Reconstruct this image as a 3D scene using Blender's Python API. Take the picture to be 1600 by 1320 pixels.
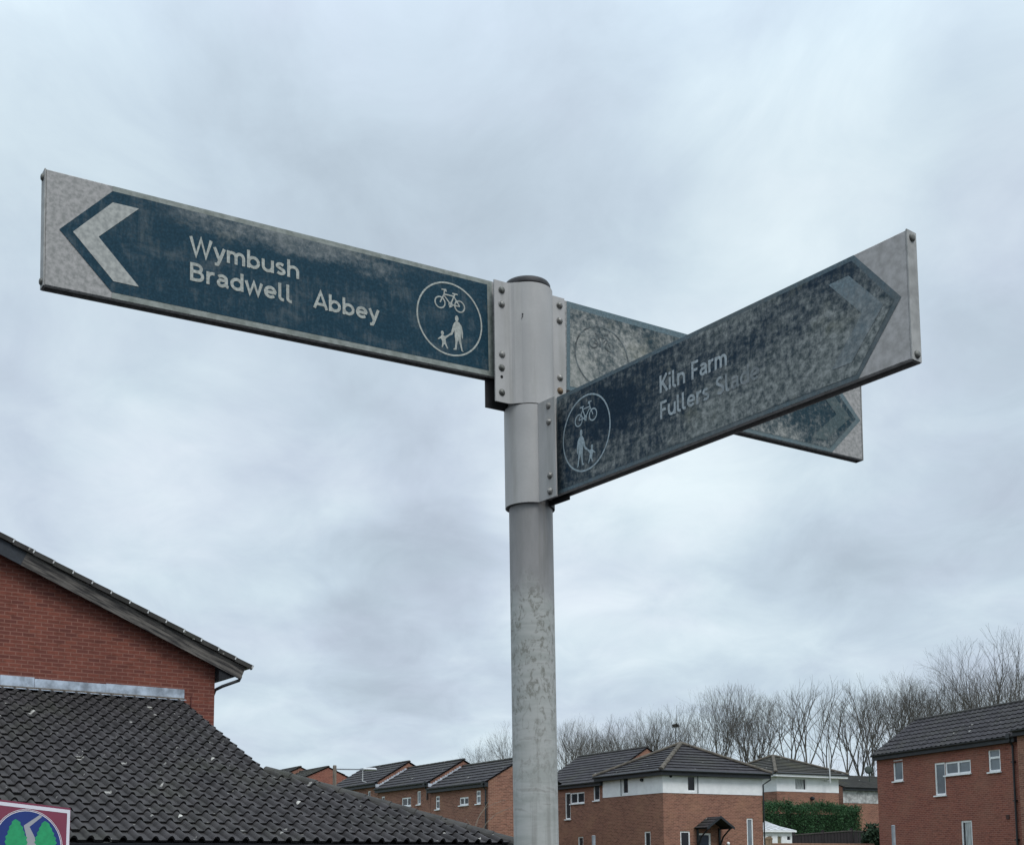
import bpy, math, random
from mathutils import Vector, Matrix
V = Vector
R = math.radians
for o in list(bpy.data.objects): bpy.data.objects.remove(o, do_unlink=True)
SC = bpy.context.scene
COL = SC.collection

# ------------------------------------------------------------------ camera
FPX, CX, CY, HY = 2000.0, 800.0, 1116.0, 1350.0      # photograph pixels (1600 x 1320)
PITCH = math.atan((HY-CY)/FPX); ROLL = R(-0.34)
EYE = V((0, 0, 1.6))
FW = V((0, math.cos(PITCH), math.sin(PITCH)))
_r0 = V((1, 0, 0)); _u0 = _r0.cross(FW)
RT = math.cos(ROLL)*_r0 + math.sin(ROLL)*_u0
UP = -math.sin(ROLL)*_r0 + math.cos(ROLL)*_u0
cam_d = bpy.data.cameras.new('camera'); cam = bpy.data.objects.new('camera', cam_d); COL.objects.link(cam)
cam_d.sensor_width = 36; cam_d.sensor_fit = 'HORIZONTAL'; cam_d.lens = FPX/1600*36
cam_d.shift_y = (CY-660)/1600; cam_d.clip_start = 0.05; cam_d.clip_end = 3000
m = Matrix((RT, UP, -FW)).transposed().to_4x4(); m.translation = EYE
cam.matrix_world = m
SC.camera = cam
SC.render.resolution_x = 1024; SC.render.resolution_y = 844

def ray(px, py): return FW + RT*((px-CX)/FPX) - UP*((py-CY)/FPX)
def at(px, py, Y):
    d = ray(px, py); return EYE + d*(Y/d.y)
def hit(px, py, o, n):
    d = ray(px, py); return EYE + d*((o-EYE).dot(n)/d.dot(n))

# ------------------------------------------------------------------ world + sun
SUN_EL, SUN_AZ = R(52), R(150)       # azimuth clockwise from +Y
def nd(nt, t, **k):
    n = nt.nodes.new(t)
    for a, b in k.items():
        if a.startswith('i_'):
            key = a[2:]
            key = int(key) if key.isdigit() else key.replace('_', ' ')
            if isinstance(b, bpy.types.NodeSocket): nt.links.new(b, n.inputs[key])
            else: n.inputs[key].default_value = b
        else: setattr(n, a, b)
    return n
def mth(nt, op, a, b=None, c=None, clamp=False):
    n = nt.nodes.new('ShaderNodeMath'); n.operation = op; n.use_clamp = clamp
    for i, x in enumerate((a, b, c)):
        if x is None: continue
        if isinstance(x, bpy.types.NodeSocket): nt.links.new(x, n.inputs[i])
        else: n.inputs[i].default_value = x
    return n.outputs[0]
def sstep(nt, x, a, b):
    n = nd(nt, 'ShaderNodeMapRange', interpolation_type='SMOOTHSTEP', i_Value=x)
    n.inputs['From Min'].default_value = a; n.inputs['From Max'].default_value = b
    return n.outputs[0]
def mixc(nt, f, a, b, blend='MIX'):
    n = nt.nodes.new('ShaderNodeMix'); n.data_type = 'RGBA'; n.blend_type = blend
    for i, x in ((0, f), (6, a), (7, b)):
        if isinstance(x, bpy.types.NodeSocket): nt.links.new(x, n.inputs[i])
        elif i == 0: n.inputs[i].default_value = x
        else: n.inputs[i].default_value = (*x[:3], 1)
    return n.outputs[2]
def noise(nt, vec, scale, detail=4, rough=.55, dist=0, out='Fac'):
    n = nd(nt, 'ShaderNodeTexNoise', i_Scale=scale, i_Detail=detail, i_Roughness=rough, i_Distortion=dist)
    if vec is not None: nt.links.new(vec, n.inputs['Vector'])
    return n.outputs[out]
def mapping(nt, vec, scale=(1, 1, 1), loc=(0, 0, 0)):
    n = nd(nt, 'ShaderNodeMapping'); nt.links.new(vec, n.inputs[0])
    n.inputs['Scale'].default_value = scale; n.inputs['Location'].default_value = loc
    return n.outputs[0]
def srgb(r, g, b):
    f = lambda c: ((c/255+.055)/1.055)**2.4 if c > 10 else c/255/12.92
    return (f(r), f(g), f(b))

W = bpy.data.worlds.new('World'); SC.world = W; W.use_nodes = True
nt = W.node_tree; nt.nodes.clear()
sky = nd(nt, 'ShaderNodeTexSky', sky_type='NISHITA', sun_disc=False, sun_elevation=SUN_EL, sun_rotation=SUN_AZ)
tc = nd(nt, 'ShaderNodeTexCoord'); D = tc.outputs['Generated']
sep = nd(nt, 'ShaderNodeSeparateXYZ', i_0=D)
zz = mth(nt, 'ADD', mth(nt, 'MAXIMUM', sep.outputs[2], 0.0), .22)
px_ = mth(nt, 'DIVIDE', sep.outputs[0], zz); py_ = mth(nt, 'DIVIDE', sep.outputs[1], zz)
cv = nd(nt, 'ShaderNodeCombineXYZ', i_0=px_, i_1=py_, i_2=0.0).outputs[0]
# slow warp so that cloud edges are torn
wn = nd(nt, 'ShaderNodeTexNoise', i_Vector=cv, i_Scale=2.6, i_Detail=5.0)
wv = nd(nt, 'ShaderNodeVectorMath', operation='SUBTRACT', i_0=wn.outputs['Color'], i_1=(.5, .5, .5))
wv2 = nd(nt, 'ShaderNodeVectorMath', operation='SCALE', i_0=wv.outputs[0]); wv2.inputs['Scale'].default_value = .16
dirw = nd(nt, 'ShaderNodeVectorMath', operation='NORMALIZE', i_0=nd(nt, 'ShaderNodeVectorMath', operation='ADD', i_0=D, i_1=wv2.outputs[0]).outputs[0]).outputs[0]
n1 = noise(nt, mapping(nt, cv, (1, .8, 1), (3.1, 1.7, 0)), 2.2, 7, .5, .3)
n2 = noise(nt, mapping(nt, cv, (1, .7, 1), (7.3, 2.2, 0)), 5.5, 8, .6, .5)
val = mth(nt, 'ADD', mth(nt, 'MULTIPLY', mth(nt, 'SUBTRACT', n1, .5), .85), mth(nt, 'MULTIPLY', mth(nt, 'SUBTRACT', n2, .5), .66))
# the larger banks of cloud, each at its own bearing: (px, py, angular radius in px, weight)
BANKS = [(620, 170, 420, -.13), (1260, 320, 190, .20), (150, 90, 200, .05), (960, 850, 230, .22), (650, 950, 160, -.24), (350, 800, 250, .10),
         (1450, 850, 240, -.12), (1420, 90, 230, -.05), (1560, 470, 160, -.08), (250, 640, 250, -.07), (1150, 950, 260, -.07), (480, 1080, 230, -.10),
         (1180, 720, 170, .13), (1390, 60, 90, .08), (560, 700, 190, -.06), (420, 1140, 120, .12), (1150, 1000, 130, .03), (780, 420, 150, -.05)]
for bx, by, br, bw in BANKS:
    d = ray(bx, by).normalized()
    dt = nd(nt, 'ShaderNodeVectorMath', operation='DOT_PRODUCT', i_0=dirw, i_1=tuple(d)).outputs['Value']
    s = sstep(nt, dt, math.cos(br*1.25/FPX), 1.0)
    val = mth(nt, 'ADD', val, mth(nt, 'MULTIPLY', s, bw*1.1))
ramp = nd(nt, 'ShaderNodeValToRGB', i_Fac=mth(nt, 'ADD', val, .5))
cr = ramp.color_ramp
cr.elements[0].position = .12; cr.elements[0].color = (*srgb(177, 189, 203), 1)
cr.elements[1].position = .92; cr.elements[1].color = (*srgb(229, 239, 246), 1)
e = cr.elements.new(.38); e.color = (*srgb(193, 206, 220), 1)
e = cr.elements.new(.58); e.color = (*srgb(206, 219, 230), 1)
hue = noise(nt, mapping(nt, cv, (1, 1, 1), (11, 5, 0)), 1.7, 4)
ccol = mixc(nt, sstep(nt, hue, .40, .66), mixc(nt, 1.0, ramp.outputs[0], (.98, 1.012, 1.0), 'MULTIPLY'), mixc(nt, 1.0, ramp.outputs[0], (1.0, .994, 1.006), 'MULTIPLY'))
# overcast dome: brighter overhead than near the horizon
el = sstep(nt, sep.outputs[2], .45, .95)
gain = mth(nt, 'MULTIPLY', mth(nt, 'ADD', 1.0, mth(nt, 'MULTIPLY', el, 1.5)), 10.9)
cs = nd(nt, 'ShaderNodeVectorMath', operation='SCALE', i_0=ccol, i_Scale=gain)
mx = mixc(nt, .96, sky.outputs[0], cs.outputs[0])
bg = nd(nt, 'ShaderNodeBackground', i_Color=mx, i_Strength=.1)
out = nd(nt, 'ShaderNodeOutputWorld', i_Surface=bg.outputs[0])

sl = bpy.data.lights.new('sun', 'SUN'); so = bpy.data.objects.new('sun', sl); COL.objects.link(so)
sl.energy = 1.5; sl.angle = R(24); sl.color = (1, .97, .93)
sd = V((math.sin(SUN_AZ)*math.cos(SUN_EL), math.cos(SUN_AZ)*math.cos(SUN_EL), math.sin(SUN_EL)))
so.rotation_euler = sd.to_track_quat('Z', 'Y').to_euler(); so.location = (0, 0, 60)
SC.view_settings.view_transform = 'Standard'; SC.view_settings.look = 'None'
SC.view_settings.exposure = 0.0; SC.view_settings.gamma = 1.0; SC.view_settings.use_curve_mapping = False
SC.render.engine = 'CYCLES'

# ------------------------------------------------------------------ materials
def newmat(name, rough=.7, metal=0.0, spec=.5):
    M = bpy.data.materials.new(name); M.use_nodes = True
    nt = M.node_tree; b = nt.nodes['Principled BSDF']
    b.inputs['Roughness'].default_value = rough; b.inputs['Metallic'].default_value = metal
    b.inputs['Specular IOR Level'].default_value = spec
    return M, nt, b
def objc(nt): return nd(nt, 'ShaderNodeTexCoord').outputs['Object']
def bump(nt, b, h, strength=.3, dist=.01):
    n = nd(nt, 'ShaderNodeBump', i_Height=h, i_Strength=strength, i_Distance=dist); nt.links.new(n.outputs[0], b.inputs['Normal'])
def plain(name, c, rough=.6, metal=0.0, var=.25, scale=6.0, spec=.5, stretch=(1, 1, 1), c2=None):
    M, nt, b = newmat(name, rough, metal, spec)
    v = mapping(nt, objc(nt), stretch)
    f = noise(nt, v, scale, 6, .6)
    c2 = c2 or tuple(x*(1-var*1.4) for x in c)
    cc = mixc(nt, sstep(nt, f, .3, .7), c2, tuple(min(1, x*(1+var*.4)) for x in c))
    nt.links.new(cc, b.inputs['Base Color'])
    return M
def brick_mat(name, c1, c2, mortar, patch=.3, patch_c=None, msize=.011):
    M, nt, b = newmat(name, .88, spec=.25)
    uv = nd(nt, 'ShaderNodeTexCoord').outputs['UV']
    br = nd(nt, 'ShaderNodeTexBrick', offset=.5, i_Vector=uv, i_Scale=1.0)
    br.inputs['Color1'].default_value = (*c1, 1); br.inputs['Color2'].default_value = (*c2, 1); br.inputs['Mortar'].default_value = (*mortar, 1)
    br.inputs['Mortar Size'].default_value = msize; br.inputs['Mortar Smooth'].default_value = .25
    br.inputs['Brick Width'].default_value = .225; br.inputs['Row Height'].default_value = .075; br.inputs['Bias'].default_value = 0
    f = noise(nt, uv, 9, 6, .65)
    c = mixc(nt, mth(nt, 'MULTIPLY', sstep(nt, f, .35, .75), .45), br.outputs[0], tuple(x*.5 for x in c1))
    k = noise(nt, mapping(nt, uv, (2.6, 11, 1)), 1.0, 3, .5)
    c = mixc(nt, mth(nt, 'MULTIPLY', sstep(nt, k, .56, .70), .55), c, tuple(x*.42 for x in c1))
    g = noise(nt, uv, .7, 5, .6)
    c = mixc(nt, mth(nt, 'MULTIPLY', sstep(nt, g, .42, .7), patch), c, patch_c or tuple(x*.6 for x in c2))
    nt.links.new(c, b.inputs['Base Color'])
    bump(nt, b, mth(nt, 'SUBTRACT', 1.0, br.outputs['Fac']), .6, .008)
    return M
def tile_mat(name, c, moss=.25, specks=0.0, mossc=(.06, .062, .04)):
    M, nt, b = newmat(name, .82, spec=.3)
    v = objc(nt)
    f = noise(nt, v, 3.2, 8, .62); g = noise(nt, v, .55, 5, .6)
    h = noise(nt, v, 22, 4, .6)
    col = mixc(nt, sstep(nt, f, .3, .72), tuple(x*.62 for x in c), tuple(x*1.3 for x in c))
    col = mixc(nt, mth(nt, 'MULTIPLY', sstep(nt, mth(nt, 'ADD', mth(nt, 'MULTIPLY', h, .35), mth(nt, 'MULTIPLY', g, .8)), .55, .78), moss), col, mossc)
    if specks:
        vo = nd(nt, 'ShaderNodeTexVoronoi', feature='F1', i_Scale=3.4, i_Randomness=1.0)
        nt.links.new(mapping(nt, v, (1, 1, 1.0)), vo.inputs['Vector'])
        sp = nd(nt, 'ShaderNodeSeparateColor', i_0=vo.outputs['Color'])
        on = mth(nt, 'GREATER_THAN', sp.outputs[0], 1-specks)
        rad = mth(nt, 'ADD', mth(nt, 'MULTIPLY', sp.outputs[1], .17), .07)
        dd = mth(nt, 'ADD', vo.outputs['Distance'], mth(nt, 'MULTIPLY', mth(nt, 'SUBTRACT', noise(nt, v, 30, 3), .5), .28))
        blob = mth(nt, 'MULTIPLY', on, mth(nt, 'LESS_THAN', dd, rad))
        col = mixc(nt, mth(nt, 'MULTIPLY', blob, mth(nt, 'ADD', mth(nt, 'MULTIPLY', sp.outputs[2], .6), .3)), col, (.55, .53, .48))
        vo2 = nd(nt, 'ShaderNodeTexVoronoi', feature='F1', i_Scale=9.0); nt.links.new(v, vo2.inputs['Vector'])
        sp2 = nd(nt, 'ShaderNodeSeparateColor', i_0=vo2.outputs['Color'])
        bl2 = mth(nt, 'MULTIPLY', mth(nt, 'GREATER_THAN', sp2.outputs[0], .86), mth(nt, 'LESS_THAN', vo2.outputs['Distance'], .17))
        col = mixc(nt, mth(nt, 'MULTIPLY', bl2, .55), col, (.3, .29, .26))
    nt.links.new(col, b.inputs['Base Color'])
    bump(nt, b, h, .25, .01)
    return M

MT = {}
MT['brick_red'] = brick_mat('brick_red', (.225, .071, .048), (.135, .045, .036), (.26, .125, .095), .3)
MT['brick_brown'] = brick_mat('brick_brown', (.31, .142, .10), (.155, .068, .052), (.36, .22, .16), .35, (.38, .21, .13))
MT['brick_rust'] = brick_mat('brick_rust', (.29, .100, .070), (.190, .068, .053), (.33, .17, .13), .35, (.30, .16, .11))
MT['tile_near'] = tile_mat('tile_near', (.043, .039, .040), .4, .22)
MT['tile_far'] = tile_mat('tile_far', (.037, .034, .038), .35, .05)
MT['tile_moss'] = tile_mat('tile_moss', (.045, .043, .038), .9, .03, (.07, .066, .038))
MT['ridge'] = tile_mat('ridge_tile', (.046, .043, .040), .6, .2, (.040, .044, .030))
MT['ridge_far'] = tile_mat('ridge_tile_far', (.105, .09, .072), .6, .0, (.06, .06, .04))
MT['upvc'] = plain('white_upvc', (.88, .885, .89), .4, var=.06)
MT['render'] = plain('white_render', (.84, .845, .85), .85, var=.07, scale=2.2, spec=.2)
MT['render_old'] = plain('stained_render', (.50, .50, .49), .9, var=.35, scale=3.5, spec=.2)
MT['fascia'] = plain('dark_fascia', (.018, .022, .028), .55, var=.3)
MT['gutter'] = plain('black_plastic', (.016, .018, .022), .4, var=.2)
MT['lead'] = plain('lead_flashing', (.42, .48, .56), .5, metal=.0, var=.4, scale=4.0)
MT['lead_white'] = plain('pale_flashing', (.50, .53, .58), .6, var=.25, scale=5.0)
MT['curtain'] = plain('net_curtain', (.48, .50, .50), .9, var=.45, scale=5.0, stretch=(9, 9, .5))
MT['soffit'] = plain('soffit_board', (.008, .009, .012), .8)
MT['door'] = plain('blue_door', (.012, .022, .05), .4)
MT['mortar'] = plain('mortar_bed', (.16, .13, .10), .9, var=.4, scale=14)
MT['clip'] = plain('verge_clip', (.62, .62, .60), .5)
MT['alu'] = plain('aerial_metal', (.62, .63, .63), .5)
MT['conserv_roof'] = plain('polycarbonate_roof', (.52, .53, .55), .45, var=.2)
MT['cream_pane'] = plain('blinded_pane', (.20, .17, .10), .4)
MT['fence'] = plain('dark_fence_board', (.030, .024, .026), .85, var=.4, scale=5, stretch=(6, 6, .4))
MT['timber'] = plain('pale_timber', (.28, .19, .12), .85, var=.35, scale=6, stretch=(6, 6, .5))
MT['bark'] = plain('bark', (.058, .055, .045), .95, var=.45, scale=3.0, c2=(.030, .034, .026))
MT['twig'] = plain('twig_bark', (.092, .084, .072), .95, var=.35, scale=1.2)
MT['nest'] = plain('nest_sticks', (.045, .04, .034), .95)
MT['column_grey'] = plain('grey_column_paint', (.26, .28, .31), .6, var=.15)
MT['lamp_post'] = plain('weathered_column', (.20, .165, .135), .75, var=.3, scale=8, stretch=(3, 3, .5))
MT['lamp_head'] = plain('pale_lantern', (.62, .64, .66), .4)

def glass_mat(name, c, rough=.06, spec=.6):
    M, nt, b = newmat(name, rough, spec=spec)
    f = noise(nt, objc(nt), 2.5, 3)
    nt.links.new(mixc(nt, f, c, tuple(x*.5 for x in c)), b.inputs['Base Color'])
    return M
MT['glass'] = glass_mat('window_glass', (.035, .045, .055))
MT['glass_pale'] = glass_mat('window_glass_blind', (.20, .23, .26), .12)
MT['glass_dark'] = glass_mat('window_glass_dark', (.018, .016, .020), .06, .3)

def barge_mat():
    M, nt, b = newmat('weathered_bargeboard', .9, spec=.2)
    uv = nd(nt, 'ShaderNodeTexCoord').outputs['UV']
    f = noise(nt, mapping(nt, uv, (1.2, 14, 1)), 1.5, 7, .65, .3); g = noise(nt, mapping(nt, uv, (1, 2.2, 1), (4.2, 0, 0)), 1.1, 5, .6)
    s = nd(nt, 'ShaderNodeSeparateXYZ', i_0=uv)
    bare = mth(nt, 'ADD', sstep(nt, s.outputs[0], .4, 1.3), mth(nt, 'MULTIPLY', mth(nt, 'SUBTRACT', g, .5), 1.3))
    wood = mixc(nt, sstep(nt, f, .34, .66), (.028, .027, .028), (.16, .145, .13))
    paint = mixc(nt, f, (.016, .020, .026), (.035, .042, .052))
    c = mixc(nt, sstep(nt, mth(nt, 'ADD', bare, mth(nt, 'MULTIPLY', mth(nt, 'SUBTRACT', f, .5), .8)), .18, .75), paint, wood)
    nt.links.new(c, b.inputs['Base Color']); bump(nt, b, f, .4, .01)
    return M
MT['barge'] = barge_mat()
MT['barge_paint'] = plain('painted_bargeboard', (.022, .028, .037), .6, var=.3, scale=5)

# ---- signpost materials
def post_mat():
    M, nt, b = newmat('stained_grey_post', .62, spec=.35)
    v = objc(nt); s = nd(nt, 'ShaderNodeSeparateXYZ', i_0=v)
    # dull upper metal, paler algae-grazed swirls below a ragged line
    rag = noise(nt, mapping(nt, v, (9, 9, 4)), 1.0, 5, .6)
    low = sstep(nt, mth(nt, 'ADD', s.outputs[2], mth(nt, 'MULTIPLY', mth(nt, 'SUBTRACT', rag, .5), .22)), 2.19, 2.10)
    sw = noise(nt, mapping(nt, v, (62, 62, 40)), 1.0, 6, .64, 1.0)
    sw2 = noise(nt, mapping(nt, v, (10, 10, 60), (3, 1, 0)), 1.0, 4, .6, .8)
    top = mixc(nt, sstep(nt, noise(nt, mapping(nt, v, (30, 30, 8)), 1.0, 6, .65), .3, .7), (.225, .22, .215), (.29, .28, .275))
    pale = mixc(nt, sstep(nt, sw2, .35, .65), (.35, .358, .335), (.43, .43, .41))
    st = mth(nt, 'MULTIPLY', sstep(nt, sw, .48, .60), sstep(nt, s.outputs[2], 1.60, 2.0))
    grit = noise(nt, mapping(nt, v, (190, 190, 150)), 1.0, 4, .7)
    st = mth(nt, 'MULTIPLY', st, sstep(nt, grit, .30, .58))
    st = mth(nt, 'ADD', mth(nt, 'MULTIPLY', st, .85), mth(nt, 'MULTIPLY', sstep(nt, sw2, .60, .68), .35), clamp=True)
    grz = mixc(nt, st, pale, (.175, .172, .145))
    drip = noise(nt, mapping(nt, v, (60, 60, 2.2), (5, 2, 0)), 1.0, 5, .6)
    c = mixc(nt, low, top, grz)
    c = mixc(nt, mth(nt, 'MULTIPLY', sstep(nt, drip, .52, .72), .4), c, (.16, .15, .13))
    nt.links.new(c, b.inputs['Base Color'])
    return M
def clamp_mat():
    M, nt, b = newmat('grey_clamp_paint', .5, spec=.45)
    v = objc(nt)
    f = noise(nt, mapping(nt, v, (9, 9, 5)), 1.0, 6, .6); g = noise(nt, mapping(nt, v, (220, 220, 220)), 1.0, 2)
    c = mixc(nt, sstep(nt, f, .3, .7), (.37, .36, .35), (.46, .445, .43))
    h = noise(nt, mapping(nt, v, (30, 30, 3), (2, 7, 1)), 1.0, 5, .6)
    c = mixc(nt, mth(nt, 'MULTIPLY', sstep(nt, h, .5, .75), .45), c, (.22, .215, .19))
    c = mixc(nt, mth(nt, 'MULTIPLY', g, .18), c, (.2, .2, .2))
    nt.links.new(c, b.inputs['Base Color'])
    return M
MT['post'] = post_mat(); MT['clamp'] = clamp_mat()
MT['dark_metal'] = plain('dark_metal', (.022, .021, .023), .6, var=.3, scale=60)
MT['bolt'] = plain('bolt_steel', (.30, .29, .27), .42, metal=.35, var=.4, scale=150)
MT['bolt_rusty'] = plain('bolt_rusting', (.22, .15, .09), .6, metal=.2, var=.4, scale=150)
MT['bolt_dull'] = plain('bolt_dull', (.16, .16, .145), .55, metal=.3, var=.4, scale=150)
MT['hole'] = plain('black_hole', (.006, .006, .007), .9)

def grime(name, base, kind, H, L, lo=(.13, .15, .15), hi=(.30, .31, .30), strength=1.0, fade=None):
    """weathered film: 'clean' = grime along the top edge, 'heavy' = mottled all over, 'peeled' = mostly bleached"""
    M, nt, b = newmat(name, .65, spec=.16)
    v = objc(nt); s = nd(nt, 'ShaderNodeSeparateXYZ', i_0=v); u_, v_ = s.outputs[0], s.outputs[1]
    fine = noise(nt, mapping(nt, v, (1, 1, 1)), 75, 8, .72)
    mid = noise(nt, mapping(nt, v, (1, 1.7, 1), (3, 2, 0)), 15, 8, .68, .4)
    strk = noise(nt, mapping(nt, v, (95, 17, 1), (1, 4, 0)), 1.0, 7, .66, .5)
    strk2 = noise(nt, mapping(nt, v, (22, 110, 1), (6, 1, 0)), 1.0, 5, .6, .3)
    big = noise(nt, mapping(nt, v, (1, 1.3, 1), (1.3, 5, 0)), 5.0, 5, .55)
    spk = noise(nt, v, 230, 3, .6)
    bb = mixc(nt, mth(nt, 'MULTIPLY', sstep(nt, spk, .35, .75), .6), base, tuple(min(1, x*1.9+.012) for x in base))
    if kind == 'clean':
        m_ = mth(nt, 'ADD', mth(nt, 'MULTIPLY', sstep(nt, v_, H*.52, H*.93), .62), mth(nt, 'MULTIPLY', mth(nt, 'SUBTRACT', mid, .5), 1.2))
        m_ = mth(nt, 'ADD', m_, mth(nt, 'MULTIPLY', mth(nt, 'SUBTRACT', big, .5), 1.1))
        m_ = mth(nt, 'ADD', m_, mth(nt, 'MULTIPLY', mth(nt, 'SUBTRACT', fine, .5), .8))
        m_ = mth(nt, 'MULTIPLY', sstep(nt, m_, .26, .88), mth(nt, 'MULTIPLY', sstep(nt, u_, L*.20, L*.30), sstep(nt, u_, L*.90, L*.66)))
        m_ = mth(nt, 'MAXIMUM', m_, mth(nt, 'MULTIPLY', sstep(nt, mth(nt, 'ADD', mth(nt, 'MULTIPLY', mid, .6), mth(nt, 'MULTIPLY', strk, .4)), .47, .68), .42))
        m_ = mth(nt, 'MULTIPLY', m_, .85*strength)
    elif kind == 'heavy':
        pl = mth(nt, 'ADD', mth(nt, 'MULTIPLY', sstep(nt, u_, L*.12, L*.60), .34), mth(nt, 'MULTIPLY', sstep(nt, v_, H*.72, H*.20), .30))
        m_ = mth(nt, 'ADD', pl, mth(nt, 'MULTIPLY', mth(nt, 'SUBTRACT', strk, .5), 1.25))
        m_ = mth(nt, 'ADD', m_, mth(nt, 'MULTIPLY', mth(nt, 'SUBTRACT', strk2, .5), .7))
        m_ = mth(nt, 'ADD', m_, mth(nt, 'MULTIPLY', mth(nt, 'SUBTRACT', mid, .5), .55))
        m_ = mth(nt, 'ADD', m_, mth(nt, 'MULTIPLY', mth(nt, 'SUBTRACT', big, .5), 1.9))
        m_ = mth(nt, 'ADD', m_, mth(nt, 'MULTIPLY', mth(nt, 'SUBTRACT', fine, .5), 1.1))
        m_ = mth(nt, 'MULTIPLY', sstep(nt, m_, -.16, .92), .95*strength)
    else:
        pl = mth(nt, 'MULTIPLY', mth(nt, 'SUBTRACT', big, .52), -2.4)
        m_ = mth(nt, 'ADD', pl, mth(nt, 'MULTIPLY', mth(nt, 'SUBTRACT', mid, .5), 1.0))
        m_ = mth(nt, 'ADD', m_, mth(nt, 'MULTIPLY', mth(nt, 'SUBTRACT', strk, .5), .8))
        m_ = mth(nt, 'ADD', m_, mth(nt, 'MULTIPLY', mth(nt, 'SUBTRACT', fine, .5), 1.6))
        # round the roundel the blue film survives, towards the pole it has bleached
        m_ = mth(nt, 'ADD', m_, mth(nt, 'MULTIPLY', sstep(nt, u_, L*.15, L*.02), .5))
        m_ = mth(nt, 'ADD', m_, mth(nt, 'MULTIPLY', sstep(nt, v_, H*.55, H*.15), .25))
        m_ = mth(nt, 'MULTIPLY', sstep(nt, mth(nt, 'SUBTRACT', m_, mth(nt, 'MULTIPLY', sstep(nt, u_, L*.35, L*.75), .16)), -.45, .75), strength)
    if fade: m_ = mth(nt, 'MAXIMUM', m_, mth(nt, 'MULTIPLY', sstep(nt, mth(nt, 'ADD', u_, mth(nt, 'MULTIPLY', mth(nt, 'SUBTRACT', strk, .5), .25)), fade[0], fade[1]), fade[2]))
    tint = mixc(nt, sstep(nt, fine, .3, .75), lo, hi)
    lich = noise(nt, mapping(nt, v, (1, 1, 1), (9, 9, 2)), 11, 5, .6)
    tint = mixc(nt, mth(nt, 'MULTIPLY', sstep(nt, lich, .52, .72), .5), tint, (.13, .13, .08))
    nt.links.new(mixc(nt, m_, bb, tint), b.inputs['Base Color'])
    bump(nt, b, fine, .12, .002)
    return M

# ------------------------------------------------------------------ mesh helpers
class MB:
    def __init__(s): s.v = []; s.f = []; s.uv = []
    def face(s, pts, uv=None):
        i = len(s.v); s.v += [V(p) for p in pts]; s.f.append(tuple(range(i, i+len(pts)))); s.uv.append(uv)
    def raw(s, vs, fs):
        i = len(s.v); s.v += [V(p) for p in vs]
        for f in fs: s.f.append(tuple(i+k for k in f)); s.uv.append(None)
    def box(s, o, a, b, c):
        """o corner, a b c edge vectors"""
        o, a, b, c = V(o), V(a), V(b), V(c)
        p = [o, o+a, o+a+b, o+b, o+c, o+a+c, o+a+b+c, o+b+c]
        fs = [(0, 3, 2, 1), (4, 5, 6, 7), (0, 1, 5, 4), (1, 2, 6, 5), (2, 3, 7, 6), (3, 0, 4, 7)]
        if a.cross(b).dot(c) < 0: fs = [f[::-1] for f in fs]
        s.raw(p, fs)
    def tube(s, pts, rad, n=8, cap=True):
        pts = [V(p) for p in pts]; rr = rad if isinstance(rad, (list, tuple)) else [rad]*len(pts)
        vs = []; fs = []; ref = None
        for i, p in enumerate(pts):
            t = (pts[min(i+1, len(pts)-1)]-pts[max(i-1, 0)]).normalized()
            if ref is None: ref = t.orthogonal().normalized()
            ref = (ref - t*ref.dot(t)); ref = ref.normalized() if ref.length > 1e-6 else t.orthogonal().normalized()
            b = t.cross(ref)
            for k in range(n):
                a = 2*math.pi*k/n; vs.append(p+(ref*math.cos(a)+b*math.sin(a))*rr[i])
        for i in range(len(pts)-1):
            for k in range(n):
                k2 = (k+1) % n; fs.append((i*n+k, i*n+k2, (i+1)*n+k2, (i+1)*n+k))
        if cap: fs.append(tuple(range(n))[::-1]); fs.append(tuple((len(pts)-1)*n+k for k in range(n)))
        s.raw(vs, fs)
    def build(s, name, mat, parent=None, smooth=False, xf=None):
        me = bpy.data.meshes.new(name)
        off = parent_loc(parent)
        vs = [xf @ p for p in s.v] if xf else s.v
        me.from_pydata([tuple(p-off) for p in vs], [], s.f)
        if any(u is not None for u in s.uv):
            ul = me.uv_layers.new(name='UVMap'); k = 0
            for f, u in zip(s.f, s.uv):
                for j in range(len(f)):
                    if u is not None: ul.data[k].uv = u[j]
                    k += 1
        if smooth: me.polygons.foreach_set('use_smooth', [True]*len(me.polygons))
        me.materials.append(mat); me.update()
        o = bpy.data.objects.new(name, me); COL.objects.link(o)
        if parent: o.parent = parent
        return o
LOC = {}
def parent_loc(p):
    """world offset of a parent chain (things are only translated; parts sit at zero)"""
    while p is not None:
        if p.name in LOC: return LOC[p.name]
        p = p.parent
    return V((0, 0, 0))
def thing(name, loc, label, cat, group=None):
    o = bpy.data.objects.new(name, None); COL.objects.link(o); o.location = loc; o.empty_display_size = .2
    LOC[o.name] = V(loc); o['label'] = label; o['category'] = cat
    if group: o['group'] = group
    return o
def tag(o, label, cat, group=None):
    o['label'] = label; o['category'] = cat
    if group: o['group'] = group
    return o

class Frame:
    """a vertical wall line: o on the ground plane z=0, d along it, n towards the viewer"""
    def __init__(s, o, d):
        s.o = V((o[0], o[1], 0)); s.d = V((d[0], d[1], 0)).normalized()
        s.n = V((s.d.y, -s.d.x, 0))
        if s.n.y > 0: s.n = -s.n
    @staticmethod
    def px(px, py, Y, vpx):
        return Frame(at(px, py, Y), ray(vpx, HY))
    def pt(s, a, z, w=0): return s.o + s.d*a + s.n*w + V((0, 0, z))
    def sz(s, px, py, w=0):
        P = hit(px, py, s.o+s.n*w, s.n); return (P-s.o).dot(s.d), P.z

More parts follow.
